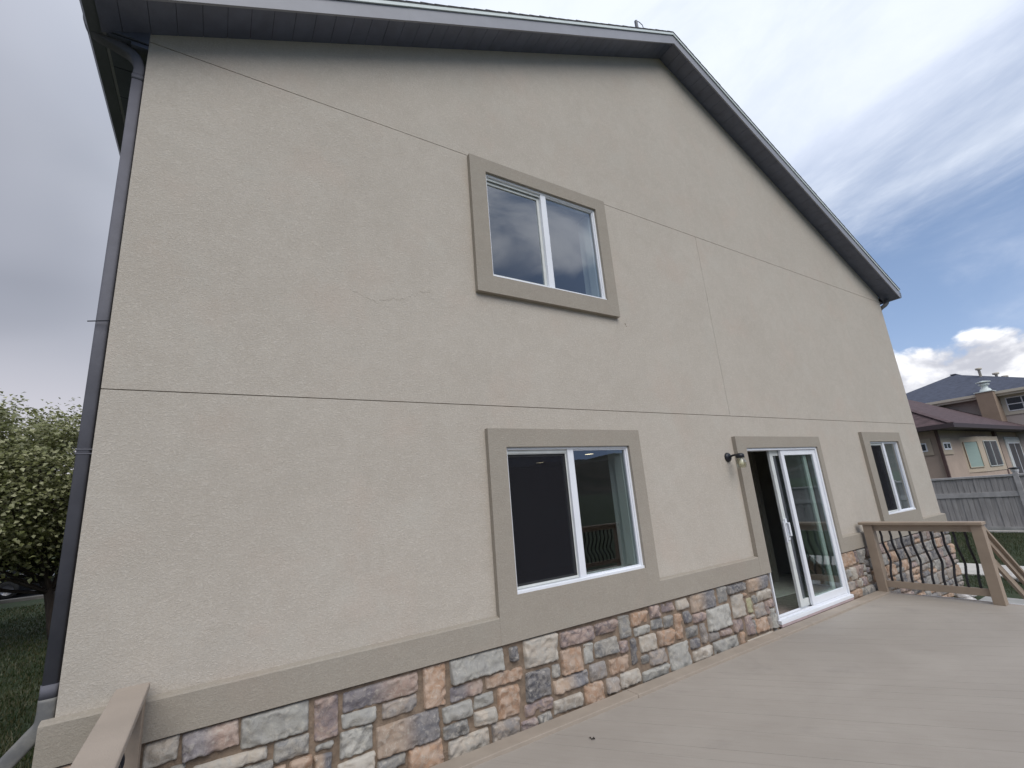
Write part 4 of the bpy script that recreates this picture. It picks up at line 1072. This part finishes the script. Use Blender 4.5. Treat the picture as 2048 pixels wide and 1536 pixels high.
# ================================================================ CAR
def car():
    c = thing('parked_car', 'black parked car in the shade under the tree at the left', 'car', None, (-8.3, 25.2, GZ))
    L0, L1, YC, HW = -10.7, -5.9, 25.2, .92
    def loft(prof_lo, prof_hi, w0, w1, name, m, bev=.05):
        mb = MB(); n = len(prof_lo)
        for s_ in (-1, 1):
            for (x, z, wk) in prof_lo: mb.v.append((x, YC+s_*wk, z))
        mb.f.append(tuple(range(n))); mb.f.append(tuple(range(2*n-1, n-1, -1)))
        for k in range(n): mb.f.append((k, n+k, n+(k+1) % n, (k+1) % n))
        return part(mb, name, m, c, bevel=bev, seg=3, smooth=True)
    z = GZ
    body = [(-10.65, z+.35, .86), (-10.7, z+.75, .90), (-10.6, z+.98, .90), (-7.2, z+.98, .91), (-6.25, z+.88, .86), (-5.95, z+.70, .80), (-5.92, z+.35, .80), (-6.2, z+.22, .86), (-10.5, z+.22, .86)]
    loft(body, None, 0, 0, 'body', M_PAINT, .04)
    cab = [(-10.4, z+.98, .86), (-10.05, z+1.48, .66), (-9.6, z+1.56, .64), (-8.3, z+1.56, .64), (-7.9, z+1.50, .66), (-7.05, z+.98, .84)]
    loft(cab, None, 0, 0, 'cabin', M_PAINT, .04)
    for s_ in (-1, 1):
        g_ = MB(); 
        for (a, b) in ((-10.05, -9.35), (-9.28, -8.5), (-8.43, -7.35)):
            t = -8.1 if b > -7.5 else b
            g_.poly([(a, YC+s_*.862, z+1.02), (b, YC+s_*.862, z+1.02), (t, YC+s_*.690, z+1.44), (a+.08, YC+s_*.690, z+1.44)])
        part(g_, 'side_window', M_CARGL, c, recalc=False)
    M_WS = mat('windscreen', (.05, .06, .065), .03, spec=1.0)
    part(MB().prism([(-7.12, YC-.72, z+1.03), (-7.12, YC+.72, z+1.03), (-7.83, YC+.60, z+1.47), (-7.83, YC-.60, z+1.47)], (.03, 0, .04)), 'windscreen', M_WS, c)
    for s_ in (-1, 1):
        for xx in (-9.75, -6.95):
            w_ = part(MB().lathe([(.20, -.11), (.31, -.115), (.34, -.08), (.34, .08), (.31, .115), (.20, .11)], (xx, YC+s_*.80, z+.34), 24, 'y'), 'wheel', M_TYRE, c, smooth=True)
            part(MB().lathe([(.0, -.06), (.06, -.10), (.19, -.075), (.205, -.10), (.205, .10), (.19, .075), (.06, .10), (0, .06)], (xx, YC+s_*.80, z+.34), 20, 'y'), 'rim', M_RIM, w_, smooth=True)
        part(MB().box(-6.02, -5.93, YC+s_*.72-.12, YC+s_*.72+.06, z+.62, z+.76), 'headlight', M_LENS, c, bevel=.02)
        part(MB().box(-7.75, -7.55, YC+s_*.98-.09, YC+s_*.98+.05, z+1.02, z+1.16), 'mirror', M_PAINT, c, bevel=.03)
car()

# ================================================================ GRASS
def blades(name, region, n, h, seed, label):
    rn = random.Random(seed); V, F, Tn = [], [], []
    for k in range(n):
        x, y = region(rn); a = rn.uniform(0, 6.28); w_ = .004*(1+abs(y)/6 if name == 'grass' else 2); hh = h*rn.uniform(.5, 1.3)
        lx, ly = rn.gauss(0, .35)*hh, rn.gauss(0, .35)*hh; i = len(V)
        V += [(x-math.cos(a)*w_, y-math.sin(a)*w_, GZ), (x+math.cos(a)*w_, y+math.sin(a)*w_, GZ), (x+lx, y+ly, GZ+hh)]
        F.append((i, i+1, i+2)); Tn += [rn.random()]*3
    me = bpy.data.meshes.new(name); me.from_pydata(V, [], F); at = me.attributes.new('tint', 'FLOAT', 'POINT'); at.data.foreach_set('value', Tn)
    me.materials.append(M_BLADE); o = bpy.data.objects.new(name, me); COL.objects.link(o); tag(o, label, 'grass', kind='stuff')
def regL(rn):
    y = 2.5+18*rn.random()**1.6; return -.8-rn.random()*(1.2+y*.42), y
blades('grass', regL, 60000, .055, 4, 'mown lawn grass at the left beside the downspout')
def regR(rn):
    while 1:
        x = 11.9+9.7*rn.random(); y = -4+9*rn.random()
        if not 13.4 < x < 14.9 and not (x < 12.0 and y > -.1): return x, y
blades('grass', regR, 60000, .06, 6, 'green lawn grass between the stairs and the grey fence')
